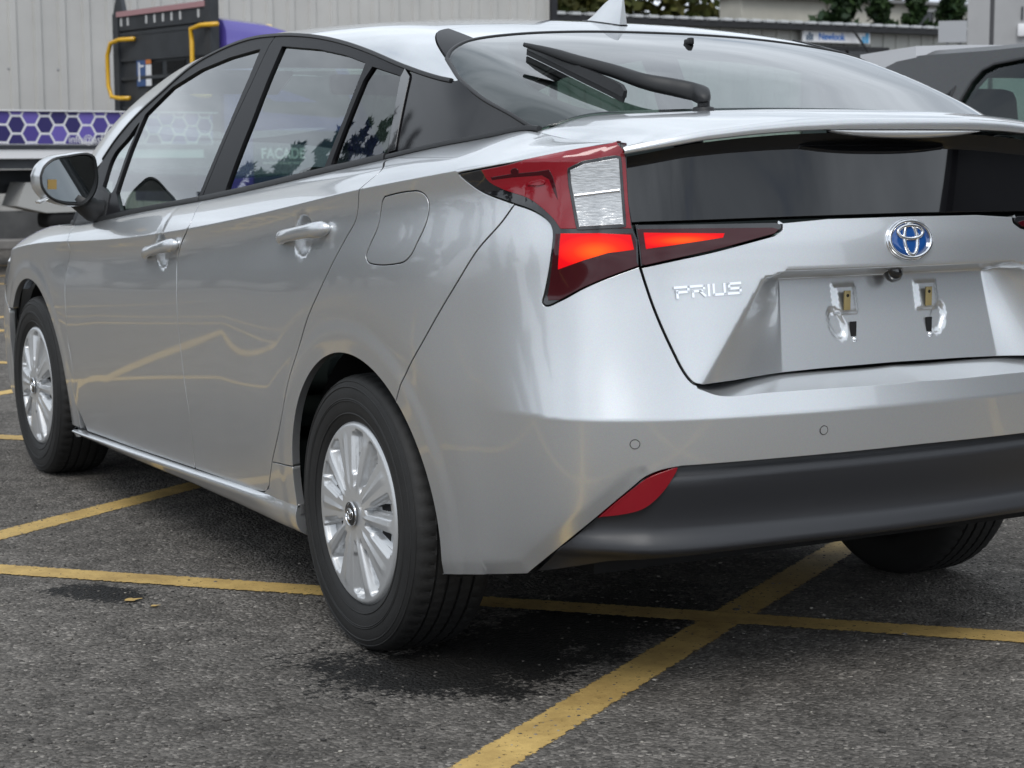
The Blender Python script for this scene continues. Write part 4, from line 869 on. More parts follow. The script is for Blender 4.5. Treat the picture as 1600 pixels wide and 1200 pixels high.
# ---- door mirrors
def mirror_unit():
    C_ = Vector((-.907,2.03,1.034))
    OUT = [(-44,-7),(-38,-20),(-24,-31),(0,-36),(34,-38),(41,-33),(44,-20),(45,1),(42,13),(36,24),(23,35),(8,36),(-9,34),(-24,29),(-36,20),(-43,8)]
    op = smoothline(np.array(OUT+OUT[:1], float)*[.00206,-.00218], .006)[:-1]
    def rg(k, y, sh=0.): return [C_+Vector((x*k+sh, y, z*k)) for x, z in op]
    root = MB().loft([rg(1.0,.002),rg(1.05,.02,-.006),rg(1.06,.05,-.010),rg(.98,.085,-.010),rg(.80,.115,-.006),rg(.5,.135),rg(.15,.142)], caps=False).build('side_mirror', M_PAINT, car, auto=60)
    MB().loft([rg(1.01,.010),rg(1.01,-.002),rg(.95,-.006),rg(.885,.014)], caps=False).build('mirror_bezel', M_PLAST, root, auto=50)
    g = MB(); g.poly([Vector((p.x, p.y-(p.x-C_.x)*.03-(p.z-C_.z)*.13, p.z)) for p in rg(.90,.012)]); gl = g.build('mirror_glass', M_MIRROR, root)
    MB().box(C_+Vector((-.050,.0135,-.012)),(.028,.002,.030), rx=.13).build('reflection_patch', mat('yellow_reflection',(.45,.30,.10),.6), gl)  # flat yellow patch painted as an orange reflection in the mirror glass
    MB().tube([C_+Vector((.03,.05,-.050)), C_+Vector((.085,.05,-.095)), C_+Vector((.135,.055,-.105)), C_+Vector((.18,.055,-.11))], [.034,.038,.045,.052], 12).build('mirror_stalk', M_PLAST, root, smooth=True)
    MB().box(C_+Vector((-.080,.025,-.060)),(.035,.05,.010), bevel=.003, ry=-.5).build('indicator', M_CLEAR, root, auto=40)
    return root
mu = mirror_unit(); mr_ = mirror_obj(mu)
for c in [c for c in mu.children]: mirror_obj(c, mr_)
tri = pan('mirror_base', Gsurf, cat_(beltpts(2.372,2.0,8,.002), [(2.03,.99),(2.16,1.0),(2.30,1.0)]), M_PLAST, front_door, step=.02, off=.006, depth=.01); mirror_obj(tri, bpy.data.objects['front_door.001'])
# ---- aerial, wiper, washer
af = Vector(Tsurf(0,.40)); R = []
for k in range(13):
    q = k/12; y = .415-.178*q; h = .074*math.sin(min(1,q*1.02)*math.pi/2)**1.5 if q < .97 else .074*.98; w = .024*math.sin(math.pi*min(.985,max(.02,q*.93)))**.5; z0 = float(Tsurf(0,y)[...,2])-.002
    if k == 12: y -= .0
    R.append([Vector((w*c, y-(h*.10 if q > .9 else 0), z0+h*t)) for c, t in ((-1,0),(-.9,.15),(-.55,.5),(-.2,.9),(0,1.0),(.2,.9),(.55,.5),(.9,.15),(1,0))])
aer = MB().loft(R, closed=True).build('roof_aerial', M_PAINT, car, auto=50)
R = [[Vector((p.x*1.25, p.y, float(Tsurf(0,p.y)[...,2])+.0025*(1 if i in (1,2,3,4,5,6,7) else -1))) for i, p in enumerate(r)] for r in R]
MB().loft(R).build('aerial_gasket', M_SEAL, aer)
def onT(x, y, h): P = Vector(Tsurf(x,y)); n,_,_ = snormals(Tsurf, np.array([x]), np.array([y])); n = Vector(n[0]); n = n if n.z > 0 else -n; return P+n*h
pv = (-.270,-.478); tp = (-.440,-.022)
wr = bpy.data.objects.new('rear_wiper', None); COL.objects.link(wr); wr.parent = car; wr.location = (0,0,0)
def onO(p, h): P = Vector(Tsurf(*p)); return P+Vector((0,.3*h,h))
arm = smoothline(D['w_arm'], .012); na_ = len(arm); R = []
for i, p in enumerate(arm):
    k = i/(na_-1); c_ = onO(p, .045); d = (onO(arm[min(i+1,na_-1)],.045)-onO(arm[max(i-1,0)],.045)).normalized(); n = Vector((0,.29,.957)); n = (n-d*n.dot(d)).normalized(); sd = d.cross(n)
    w = np.interp(k,[0,.02,.07,.20,.215,.5,.8,1],[.005,.013,.019,.020,.018,.016,.012,.007]); hh = np.interp(k,[0,.03,.08,.2,.5,.8,1],[.003,.013,.019,.018,.0145,.011,.005])
    R.append([c_+sd*w*math.copysign(abs(math.cos(a))**.7,math.cos(a))+n*hh*math.copysign(abs(math.sin(a))**.7,math.sin(a)) for a in [2*math.pi*q/16 for q in range(16)]])
MB().loft(R).build('wiper_arm', M_PLAST, wr, smooth=True)
bl = smoothline(D['w_blade'], .02); nb_ = len(bl); R = []
for i, p in enumerate(bl):
    k = i/(nb_-1); c0 = onO(p,.002); n = Vector((0,.29,.957)); d = (onO(bl[min(i+1,nb_-1)],.016)-onO(bl[max(i-1,0)],.016)).normalized(); n = (n-d*n.dot(d)).normalized(); sd = d.cross(n); w = np.interp(k,[0,.1,.8,1],[.006,.008,.007,.004]); tp_ = np.interp(k,[0,.06,.5,.9,1],[.026,.034,.030,.022,.015])
    R.append([c0-sd*.002, c0+sd*.002, c0+n*.010+sd*.003, c0+n*.012+sd*w, c0+n*tp_+sd*w*.7, c0+n*tp_-sd*w*.7, c0+n*.012-sd*w, c0+n*.010-sd*.003])
MB().loft(R).build('wiper_blade', M_SEAL, wr)
pv = tuple(D['w_arm'][1]+np.array([0,-.004]))
MB().lathe([(.0005,.040),(.013,.039),(.013,.020),(.022,.017),(.025,.008),(.025,-.006)], 24, Matrix.Translation(onT(*pv,0))).build('wiper_pivot', M_PLAST, wr, auto=40)
wc = onT(.022,-.026,.004); MB().box(wc,(.018,.022,.014), bevel=.004).box(wc+Vector((0,-.006,.002)),(.012,.016,.016), bevel=.003).build('washer_jet', M_SEAL, car, auto=40)
# ---- cabin
def seat(x, y, parent, wide=.50, rear=False):
    sb = MB().box((x,y,.50),(wide,.50,.20), bevel=.06).build('seat', M_SEAT, parent, auto=60)
    return sb
for x in (-.37,.37):
    s_ = seat(x,1.50,car); MB().box((x,1.24,.78),(.44,.15,.50), bevel=.06, rx=math.radians(16)).build('backrest', M_SEAT, s_, auto=60); MB().box((x,1.16,1.035),(.25,.09,.08), bevel=.035, rx=math.radians(12)).tube([(x-.06,1.18,.98),(x-.06,1.16,1.07)],.006,6).tube([(x+.06,1.18,.98),(x+.06,1.16,1.07)],.006,6).build('headrest', M_SEAT, s_, auto=60)
rs_ = MB().box((0,.52,.50),(1.24,.46,.20), bevel=.06).build('rear_seat', M_SEAT, car, auto=60); MB().box((0,.28,.80),(1.24,.15,.56), bevel=.06, rx=math.radians(22)).build('backrest', M_SEAT, rs_, auto=60)
for x in (-.38,0,.38): MB().box((x,.17,1.08),(.25,.09,.11), bevel=.035, rx=math.radians(14)).build('headrest', M_SEAT, rs_, auto=60)
MB().box((0,2.32,.80),(1.40,.60,.22), bevel=.07).box((0,2.62,.88),(1.36,.4,.08), bevel=.03).box((0,1.55,.55),(.24,1.2,.24), bevel=.05).build('dashboard', M_TRIM, car, auto=60)
sw = MB().tube([Vector((.37+.185*math.cos(a), 1.93-.05*math.sin(a), .88+.175*math.sin(a))) for a in [2*math.pi*k/32 for k in range(32)]], .016, 10, closed=True); sw.box((.37,1.95,.87),(.14,.04,.09), bevel=.02).box((.37,1.95,.87),(.34,.02,.03)).box((.37,1.96,.79),(.03,.02,.16)); sw.build('steering_wheel', M_TRIM, car, auto=60)
MB().box((0,-.15,.93),(1.2,.6,.02)).build('parcel_shelf', M_TRIM, car)
hd = lambda x, y: Tsurf(x,y)-np.array([0,0,.035])
hlp = cat_([(-.55,.15),(-.56,1.7),(-.5,1.9),(.5,1.9),(.56,1.7),(.55,.15)]); pan('headlining', hd, hlp, M_HEAD, car, step=.08, gap=0, flange=False, center=(0,.8,3))
MB().box((0,1.78,1.335),(.24,.02,.065), bevel=.015).build('rear_view_mirror', M_SEAL, car, auto=50)
for x in (-.36,.36): MB().box((x,1.98,1.345),(.34,.16,.012), bevel=.005, rx=math.radians(-24)).build('sun_visor', M_HEAD, car)
# ---------------------------------------------------------------- ground, yellow hatching, stains
def asphalt_mat():
    m = bpy.data.materials.new('asphalt'); m.use_nodes = True; nt = m.node_tree; N, Lk = nt.nodes, nt.links; b = N['Principled BSDF']
    tc = N.new('ShaderNodeTexCoord'); P = tc.outputs['Object']
    def noise(sc, det=4, ro=.6, vec=P):
        n = N.new('ShaderNodeTexNoise'); n.inputs['Scale'].default_value = sc; n.inputs['Detail'].default_value = det; n.inputs['Roughness'].default_value = ro; Lk.new(vec, n.inputs['Vector']); return n.outputs['Fac']
    def ramp(f, stops):
        r = N.new('ShaderNodeValToRGB'); e = r.color_ramp.elements; e[0].position, e[0].color = stops[0][0], (*[stops[0][1]]*3,1) if not isinstance(stops[0][1],tuple) else (*stops[0][1],1)
        e[1].position, e[1].color = stops[-1][0], (*[stops[-1][1]]*3,1) if not isinstance(stops[-1][1],tuple) else (*stops[-1][1],1)
        for p, c in stops[1:-1]:
            q = e.new(p); q.color = (*[c]*3,1) if not isinstance(c,tuple) else (*c,1)
        Lk.new(f, r.inputs[0]); return r.outputs[0]
    def mix(f, a, c, mode='MIX'):
        x = N.new('ShaderNodeMixRGB'); x.blend_type = mode
        for i, v in enumerate((f,a,c)):
            if isinstance(v,(int,float)): x.inputs[i].default_value = v if i == 0 else (v,v,v,1)
            elif isinstance(v,tuple): x.inputs[i].default_value = (*v,1)
            else: Lk.new(v, x.inputs[i])
        return x.outputs[0]
    def math_(op, a, c=None, clamp=False):
        x = N.new('ShaderNodeMath'); x.operation = op; x.use_clamp = clamp
        for i, v in enumerate((a,c)):
            if v is None: continue
            if isinstance(v,(int,float)): x.inputs[i].default_value = v
            else: Lk.new(v, x.inputs[i])
        return x.outputs[0]
    big = ramp(noise(.55,5), [(.3,(.122,.112,.101)),(.7,(.182,.167,.150))])
    med = ramp(noise(9,6,.7), [(.3,.60),(.72,1.38)])
    base = mix(1., big, med, 'MULTIPLY')
    vo = N.new('ShaderNodeTexVoronoi'); vo.inputs['Scale'].default_value = 120; Lk.new(P, vo.inputs['Vector'])
    sep = N.new('ShaderNodeSeparateColor'); Lk.new(vo.outputs['Color'], sep.inputs[0])
    stone = ramp(sep.outputs[0], [(0,.62),(.55,.95),(.85,1.25),(.97,1.7),(1,2.3)])
    base = mix(1., base, stone, 'MULTIPLY')
    vo2 = N.new('ShaderNodeTexVoronoi'); vo2.inputs['Scale'].default_value = 31; vo2.inputs['Randomness'].default_value = 1; Lk.new(P, vo2.inputs['Vector'])
    sep2 = N.new('ShaderNodeSeparateColor'); Lk.new(vo2.outputs['Color'], sep2.inputs[0])
    chip = math_('MULTIPLY', ramp(sep2.outputs[1], [(.955,0.),(.96,1.)]), ramp(vo2.outputs['Distance'], [(.14,1.),(.24,0.)]))
    base = mix(math_('MULTIPLY', chip, .75), base, (.30,.28,.25))
    worn = ramp(noise(2.2,7,.7), [(.52,0.),(.75,1.)])
    base = mix(math_('MULTIPLY', worn, .30), base, (.19,.18,.165))
    # oily wet stains (centre x, y, radii, turn)
    mask = None
    for cx, cy, rx, ry, rot in ((-.78,-.26,.34,.22,-35),(-.62,-.20,.34,.25,20),(-1.20,.80,.17,.085,-45),(-.25,-.05,.5,.25,30)):
        mp = N.new('ShaderNodeMapping'); mp.vector_type = 'TEXTURE'; mp.inputs['Location'].default_value = (cx,cy,0); mp.inputs['Rotation'].default_value = (0,0,math.radians(rot)); mp.inputs['Scale'].default_value = (rx,ry,1); Lk.new(P, mp.inputs[0])
        ln = N.new('ShaderNodeVectorMath'); ln.operation = 'LENGTH'; Lk.new(mp.outputs[0], ln.inputs[0])
        k = math_('SUBTRACT', 1.0, ln.outputs['Value']); mask = k if mask is None else math_('MAXIMUM', mask, k)
    edge = math_('ADD', math_('ADD', mask, math_('MULTIPLY', math_('SUBTRACT', noise(7,9,.8), .5), 3.4)), math_('MULTIPLY', math_('SUBTRACT', noise(70,4,.75), .5), 2.4)); wet = ramp(edge, [(.02,0.),(.20,1.)])
    base = mix(math_('MULTIPLY', wet, .93), base, (.004,.004,.004))
    Lk.new(base, b.inputs['Base Color'])
    rg = mix(wet, .88, .62); Lk.new(rg, b.inputs['Roughness']); b.inputs['Specular IOR Level'].default_value = .22
    h = math_('ADD', math_('MULTIPLY', vo.outputs['Distance'], -.8), math_('MULTIPLY', noise(55,6,.7), .9))
    bp = N.new('ShaderNodeBump'); bp.inputs['Strength'].default_value = .9; bp.inputs['Distance'].default_value = .012; Lk.new(h, bp.inputs['Height']); Lk.new(bp.outputs[0], b.inputs['Normal'])
    return m
g = MB(); g.quad((-150,-150,0),(250,-150,0),(250,400,0),(-150,400,0)); tag(g.build('car_park_ground', asphalt_mat()), kind='structure')
def line_paint():
    m = bpy.data.materials.new('worn_yellow_paint'); m.use_nodes = True; nt = m.node_tree; N, Lk = nt.nodes, nt.links; b = N['Principled BSDF']; o = N['Material Output']
    tc = N.new('ShaderNodeTexCoord'); n1 = N.new('ShaderNodeTexNoise'); n1.inputs['Scale'].default_value = 6; n1.inputs['Detail'].default_value = 8; n1.inputs['Roughness'].default_value = .7
    n2 = N.new('ShaderNodeTexNoise'); n2.inputs['Scale'].default_value = 70; n2.inputs['Detail'].default_value = 5; n2.inputs['Roughness'].default_value = .7
    for n in (n1,n2): Lk.new(tc.outputs['Object'], n.inputs['Vector'])
    r = N.new('ShaderNodeValToRGB'); e = r.color_ramp.elements; e[0].position = .28; e[0].color = (.30,.19,.060,1); e[1].position = .66; e[1].color = (.64,.44,.150,1)
    Lk.new(n1.outputs['Fac'], r.inputs[0]); Lk.new(r.outputs[0], b.inputs['Base Color']); b.inputs['Roughness'].default_value = .7
    # worn holes, more of them near the edges (UV.y runs 0..1 across the line)
    uv = N.new('ShaderNodeSeparateXYZ'); Lk.new(tc.outputs['UV'], uv.inputs[0])
    a = N.new('ShaderNodeMath'); a.operation = 'SUBTRACT'; a.inputs[1].default_value = .5; Lk.new(uv.outputs['Y'], a.inputs[0])
    a2 = N.new('ShaderNodeMath'); a2.operation = 'ABSOLUTE'; Lk.new(a.outputs[0], a2.inputs[0])
    a3 = N.new('ShaderNodeMapRange'); a3.inputs['From Min'].default_value = .36; a3.inputs['From Max'].default_value = .5; a3.inputs['To Min'].default_value = 0; a3.inputs['To Max'].default_value = .42; Lk.new(a2.outputs[0], a3.inputs['Value'])
    s = N.new('ShaderNodeMath'); s.operation = 'ADD'; Lk.new(a3.outputs[0], s.inputs[0]); Lk.new(n2.outputs['Fac'], s.inputs[1])
    s2 = N.new('ShaderNodeMath'); s2.operation = 'MULTIPLY_ADD'; s2.inputs[1].default_value = .22; Lk.new(n1.outputs['Fac'], s2.inputs[0]); Lk.new(s.outputs[0], s2.inputs[2])
    th = N.new('ShaderNodeMapRange'); th.inputs['From Min'].default_value = .715; th.inputs['From Max'].default_value = .79; Lk.new(s2.outputs[0], th.inputs['Value'])
    tr = N.new('ShaderNodeBsdfTransparent'); mx = N.new('ShaderNodeMixShader'); Lk.new(th.outputs[0], mx.inputs[0]); Lk.new(b.outputs[0], mx.inputs[1]); Lk.new(tr.outputs[0], mx.inputs[2]); Lk.new(mx.outputs[0], o.inputs[0])
    bp = N.new('ShaderNodeBump'); bp.inputs['Strength'].default_value = .6; bp.inputs['Distance'].default_value = .004; Lk.new(n2.outputs['Fac'], bp.inputs['Height']); Lk.new(bp.outputs[0], b.inputs['Normal'])
    return m
M_LINE = line_paint()
def mark(name, a, b, w, z=.004):
    a = Vector((*a,z)); b = Vector((*b,z)); d = (b-a).normalized(); n = Vector((-d.y,d.x,0))*w/2
    me = bpy.data.meshes.new(name); me.from_pydata([a-n,b-n,b+n,a+n],[],[(0,1,2,3)]); uv = me.uv_layers.new(name='UVMap'); L = (b-a).length
    for i, c in enumerate(((0,0),(L,0),(L,1),(0,1))): uv.data[i].uv = c
    me.materials.append(M_LINE); return tag(link(name, me), kind='structure')
# two families of parallel stripes (point, direction), 0.12 m wide
d1 = Vector((.841,.541)); d2 = Vector((.700,-.714))
def fam(d, pts, lo, hi, z):
    for (x, y, l0, l1) in pts:
        mark('yellow_line', (x+d.x*l0, y+d.y*l0), (x+d.x*l1, y+d.y*l1), .12, z)
fam(d1, [(-1.00,-.86,-10,9),(-1.0,1.83,-6,8),(-.41,4.98,-6,8),(-.9,7.3,-7,7),(.6,9.12,-6,6),(-2.2,-3.9,-8,9)], 0, 0, .0015)
fam(d2, [(-.70,.53,-11,7),(-.74,3.55,-7,6),(-.1,6.25,-6,7),(1.45,12.45,-6,4),(-.6,9.1,-4,6),(-4.2,.9,-6,8)], 0, 0, .003)
mark('yellow_line', (-6,15.3), (9,15.0), .13, .0045); mark('yellow_line', (-6,13.6), (3.2,13.5), .12, .0045)
rd_ = np.random.default_rng(8); ib = bmesh.new(); bmesh.ops.create_icosphere(ib, subdivisions=1, radius=1.0); IV = np.array([tuple(v.co) for v in ib.verts]); IF = np.array([[v.index for v in f.verts] for f in ib.faces]); ib.free()
NG = 15000; dd = 1.7+4.6*rd_.random(NG)**1.25; an = math.radians(29.3)+np.radians(rd_.uniform(-17.5,17.5,NG)); gx = -2.544+dd*np.sin(an); gy = -3.726+dd*np.cos(an)
_k = (np.hypot(gx+.72, (gy+.24)*1.3) > .50) | (rd_.random(NG) < .10); gx, gy = gx[_k], gy[_k]; NG = len(gx)
rr_ = rd_.uniform(.0014,.0040,NG)*np.where(rd_.random(NG) < .03, 1.9, 1.); sx = rr_*rd_.uniform(.8,1.6,NG); sy = rr_*rd_.uniform(.8,1.6,NG); sz = rr_*rd_.uniform(.35,.8,NG); ro = rd_.uniform(0,6.28,NG)
lx = IV[None,:,0]*sx[:,None]*(1+.25*rd_.standard_normal((NG,12))*.6); ly = IV[None,:,1]*sy[:,None]*(1+.25*rd_.standard_normal((NG,12))*.6); lz = IV[None,:,2]*sz[:,None]
GV = np.stack([gx[:,None]+lx*np.cos(ro)[:,None]-ly*np.sin(ro)[:,None], gy[:,None]+lx*np.sin(ro)[:,None]+ly*np.cos(ro)[:,None], np.maximum(.0005, sz[:,None]*.25+lz)], -1).reshape(-1,3); GF = (IF[None]+12*np.arange(NG)[:,None,None]).reshape(-1,3)
me_ = bpy.data.meshes.new('loose_grit'); me_.vertices.add(len(GV)); me_.vertices.foreach_set('co', GV.ravel()); me_.loops.add(GF.size); me_.loops.foreach_set('vertex_index', GF.ravel().astype(np.int32)); me_.polygons.add(len(GF)); me_.polygons.foreach_set('loop_start', np.arange(0,GF.size,3,dtype=np.int32)); me_.polygons.foreach_set('loop_total', np.full(len(GF),3,dtype=np.int32)); me_.update(calc_edges=True); me_.validate()
gm_ = mat('grit_stone', (.1,.1,.1), .9); _nt = gm_.node_tree; _ge = _nt.nodes.new('ShaderNodeNewGeometry'); _rp = _nt.nodes.new('ShaderNodeValToRGB'); _el = _rp.color_ramp.elements; _el[0].color = (.035,.033,.031,1); _el[1].color = (.42,.39,.34,1); _q = _el.new(.62); _q.color = (.11,.10,.09,1); _q = _el.new(.94); _q.color = (.20,.185,.165,1)
_nt.links.new(_ge.outputs['Random Per Island'], _rp.inputs[0]); _nt.links.new(_rp.outputs[0], _nt.nodes['Principled BSDF'].inputs['Base Color']); me_.materials.append(gm_); tag(link('loose_grit', me_), kind='stuff')
for x, y, a_, b_ in ((-1.165,.69,.022,.013),(-1.135,.60,.012,.007)):
    c_ = [(x+a_*(1+.35*math.sin(3*t+x*9))*math.cos(t), y+b_*(1+.35*math.cos(4*t))*math.sin(t)) for t in [2*math.pi*k/18 for k in range(18)]]
    me_ = bpy.data.meshes.new('paint_splash'); me_.from_pydata([(p,q,.004) for p,q in c_],[],[tuple(range(18))]); uvl = me_.uv_layers.new(name='UVMap')
    for i in range(18): uvl.data[i].uv = (.5,.5)
    me_.materials.append(M_LINE); tag(link('yellow_paint_splash', me_), kind='structure')
MB().box((1.5,18.45,.06),(26,.25,.12), bevel=.02).build('kerb', mat('kerb_concrete',(.22,.21,.20),.9,var=(4,.3))); tag(bpy.data.objects['kerb'], kind='structure')
# ---------------------------------------------------------------- warehouse
M_CLAD = mat('grey_cladding', (.51,.50,.475), .45, .1, var=(.9,.10)); M_FLASH = mat('black_flashing', (.012,.012,.016), .5); M_WALLFOOT = mat('dark_wall_foot', (.09,.09,.09), .85, var=(3,.3))
def cladding(x0, x1, y, z0, z1, pitch, face=-1, rib=.035, ribw=.07, axis='x'):
    pts = []; x = x0
    while x < x1-1e-6:
        for dx, d in ((0,0),(pitch-ribw*1.7,0),(pitch-ribw*1.35,rib),(pitch-ribw*.35,rib)): pts.append((min(x+dx,x1), d))
        x += pitch
    pts.append((x1,0)); b = MB(); 
    f = (lambda p,z: Vector((p[0], y+face*p[1], z))) if axis == 'x' else (lambda p,z: Vector((y+face*p[1], p[0], z)))
    b.loft([[f(p,z0) for p in pts],[f(p,z1) for p in pts]], closed=False, caps=False); return b
wh = thing('warehouse', 'large light grey profiled metal warehouse wall behind the flatbed truck', 'building', (5,18.8,0))
def P_(b, name, m, par, **k): 
    o = b.build(name, m, None, **k); o.parent = par; o.matrix_parent_inverse = par.matrix_world.inverted() if par.parent is None and par.type == 'EMPTY' and False else Matrix.Translation(-par.location) if par.parent is None else Matrix(); 
    return o
def rel(par): return Matrix.Rotation(-par.rotation_euler.z,4,'Z') @ Matrix.Translation(-par.location)
def part(b, name, m, par, **k):
    """part given in world coordinates"""
    o = b.build(name, m, None, **k); o.data.transform(rel(par)); o.parent = par; return o
part(cladding(-1.2,10.70,18.8,.45,7.2,.300), 'wall_sheet', M_CLAD, wh)
part(MB().box((4.75,18.83,.225),(11.9,.10,.45)), 'wall_foot', M_WALLFOOT, wh)  # darker grey band along the foot of the wall
part(cladding(18.86,40,10.72,.0,7.2,.300,face=1,axis='y'), 'side_wall', M_CLAD, wh)
part(MB().box((4.75,18.95,7.25),(12.1,.4,.16)).box((4.75,29,7.30),(12.1,20,.08)), 'roof_edge', M_FLASH, wh)
part(MB().box((10.755,18.77,3.55),(.085,.12,7.1)), 'corner_flashing', M_FLASH, wh)
bs = MB()
for x in [-1.0+.6*i for i in range(20)]:
    for z in (.9,2.15,3.4): bs.lathe([(.0005,.012),(.012,.010),(.02,0)], 8, Matrix.Translation((x-.02,18.8,z)) @ Matrix.Rotation(math.pi/2,4,'X'))
part(bs, 'fixing_screw', mat('zinc',(.35,.35,.36),.4,.7), wh)
# ---------------------------------------------------------------- flatbed truck
TR = thing('flatbed_truck', 'purple flatbed truck with honeycomb patterned dropside and black headboard by the warehouse', 'truck', (4.02,14.0,0), math.radians(10))
M_PUR = paint_mat('purple_paint', (.085,.060,.36), .1, .4, .02); M_DPUR = mat('dark_purple', (.028,.020,.115), .35); M_LPUR = mat('violet', (.125,.095,.40), .35); M_WHITE = mat('white_vinyl', (.78,.78,.80), .4); M_STEEL = mat('dark_steel', (.040,.044,.050), .55, .2, var=(3,.25)); M_YEL = mat('yellow_enamel', (.72,.40,.012), .35, 0, .4)
M_LGREY = mat('light_grey_paint', (.42,.42,.41), .5)
def tb(b, name, m, par=None, **k):
    return b.build(name, m, par or TR, **k)
ds = tb(MB().box((-2.7,.02,1.372),(5.4,.03,.315)).box((-2.7,.0,1.531),(5.4,.05,.012)), 'dropside', M_WHITE)
# honeycomb print: a hexagon lattice worked out in the material of the board
def hex_mat(Rh):
    m = mat('honeycomb_print', (.1,.1,.3), .4, 0, .3); nt = m.node_tree; N, Lk = nt.nodes, nt.links; b = N['Principled BSDF']; tc = N.new('ShaderNodeTexCoord'); sp_ = N.new('ShaderNodeSeparateXYZ'); Lk.new(tc.outputs['Object'], sp_.inputs[0])
    def mt(op, a, c=None):
        x = N.new('ShaderNodeMath'); x.operation = op
        for i, v in enumerate((a,c)):
            if v is None: continue
            if isinstance(v,(int,float)): x.inputs[i].default_value = v
            else: Lk.new(v, x.inputs[i])
        return x.outputs[0]
    px, pz = sp_.outputs['X'], mt('ADD', sp_.outputs['Z'], -1.372+.055); w, h = 3*Rh, math.sqrt(3)*Rh; res = []
    for ox, oz in ((0,0),(w/2,h/2)):
        cx = mt('ADD', mt('MULTIPLY', mt('ROUND', mt('DIVIDE', mt('SUBTRACT', px, ox), w)), w), ox); cz = mt('ADD', mt('MULTIPLY', mt('ROUND', mt('DIVIDE', mt('SUBTRACT', pz, oz), h)), h), oz)
        dx = mt('ABSOLUTE', mt('SUBTRACT', px, cx)); dz = mt('ABSOLUTE', mt('SUBTRACT', pz, cz)); d = mt('MAXIMUM', dz, mt('ADD', mt('MULTIPLY', dz, .5), mt('MULTIPLY', dx, math.sqrt(3)/2))); res.append((d, mt('ADD', mt('MULTIPLY', cx, 7.13), mt('MULTIPLY', cz, 31.7))))
    first = mt('LESS_THAN', res[0][0], res[1][0]); d = mt('MINIMUM', res[0][0], res[1][0])
    idn = mt('ADD', mt('MULTIPLY', first, res[0][1]), mt('MULTIPLY', mt('SUBTRACT', 1., first), res[1][1]))
    wn = N.new('ShaderNodeTexWhiteNoise'); wn.noise_dimensions = '1D'; Lk.new(mt('MULTIPLY', mt('ROUND', mt('MULTIPLY', idn, 40.)), .37), wn.inputs['W'])
    r = N.new('ShaderNodeValToRGB'); r.color_ramp.interpolation = 'CONSTANT'; e_ = r.color_ramp.elements; e_[0].color = (.028,.022,.125,1); e_[1].position = .45; e_[1].color = (.14,.105,.42,1); q = e_.new(.75); q.color = (.075,.055,.27,1); Lk.new(wn.outputs['Value'], r.inputs[0])
    mx = N.new('ShaderNodeMixRGB'); Lk.new(mt('GREATER_THAN', d, .885*h/2), mx.inputs[0]); Lk.new(r.outputs[0], mx.inputs[1]); mx.inputs[2].default_value = (.75,.75,.78,1); Lk.new(mx.outputs[0], b.inputs['Base Color']); return m
tb(MB().box((-2.7,.003,1.372),(5.4,.005,.300)), 'honeycomb_print', hex_mat(.095), ds)
text_obj('lettering', 'info@asfacade.co.uk', .105, M_WHITE, Matrix.Translation((-1.62,-.004,1.262)) @ Matrix.Rotation(math.pi/2,4,'X'), ds, .001, 'LEFT', .95)
tb(MB().box((-2.7,.03,1.196),(5.4,.06,.035)), 'floor_edge', M_STEEL); tb(MB().box((-2.7,.04,1.128),(5.4,.05,.085)), 'side_rail', M_WHITE)
tb(MB().box((-2.7,1.05,1.17),(5.4,2.0,.04)).box((-2.7,.10,1.04),(5.4,.08,.10)).box((-2.7,1.05,.86),(5.6,.9,.22)), 'bed_frame', M_STEEL)
for x in (-1.28,-.1,-2.5,-4.4): tb(MB().box((x,.012,1.14),(.10,.02,.13)), 'rail_bracket', M_STEEL)
tb(MB().box((-2.7,2.08,1.372),(5.4,.03,.315)), 'dropside', M_WHITE)
tb(MB().prism([(-2.0,.14,.86),(-1.1,.14,.86),(-1.1,.14,.62),(-1.35,.14,.575),(-1.8,.14,.57),(-2.1,.14,.64)], (0,.35,0)), 'side_tank', M_LGREY)
tb(MB().box((-1.5,.3,.50),(.55,.3,.16), bevel=.05), 'air_tank', M_DARK, auto=50)
# headboard
hbd = MB().box((0,.06,1.85),(.10,.12,2.05)).box((0,2.02,1.75),(.10,.12,1.75)).box((0,1.04,2.52),(.07,1.9,.16)).box((0,1.04,2.27),(.05,1.9,.26)).box((.01,1.04,1.85),(.03,1.9,1.3))
for z in (1.35,1.62,1.93,2.13,2.40): hbd.box((-.012,1.04,z),(.04,1.86,.035))
hbd = tb(hbd, 'headboard', M_STEEL)
for z in (1.62,1.92,2.03,2.20):
    for y0, n in ((.62,6),(1.12,7)):
        gr = MB().box((-.0135,y0+n*.03-.03,z),(.004,n*.06+.02,.11))
        for q in range(4): gr.box((-.018,y0+n*.03-.03,z-.042+q*.028),(.010,n*.06,.010))
        for q in range(n+1): gr.box((-.0185,y0+q*.06-.03,z),(.010,.010,.09))
        tb(gr, 'vent_grille', M_DARK, hbd)
tb(MB().box((-.04,1.04,2.615),(.03,1.88,.055)), 'marker_strip', mat('faded_red_strip',(.40,.22,.23),.5), hbd)
sl = MB()
for y in (.25,.62,.80,.98,1.16,1.34,1.75,1.9): sl.box((-.038,y,2.53),(.006,.035,.085))
tb(sl, 'slot', mat('slot_light',(.55,.55,.55),.8), hbd)
tb(MB().prism([(-.03,1.86,2.62),(-.03,2.10,2.62),(-.03,2.00,2.84),(-.03,1.94,2.84)],(.05,0,0)), 'corner_bracket', M_STEEL, hbd)
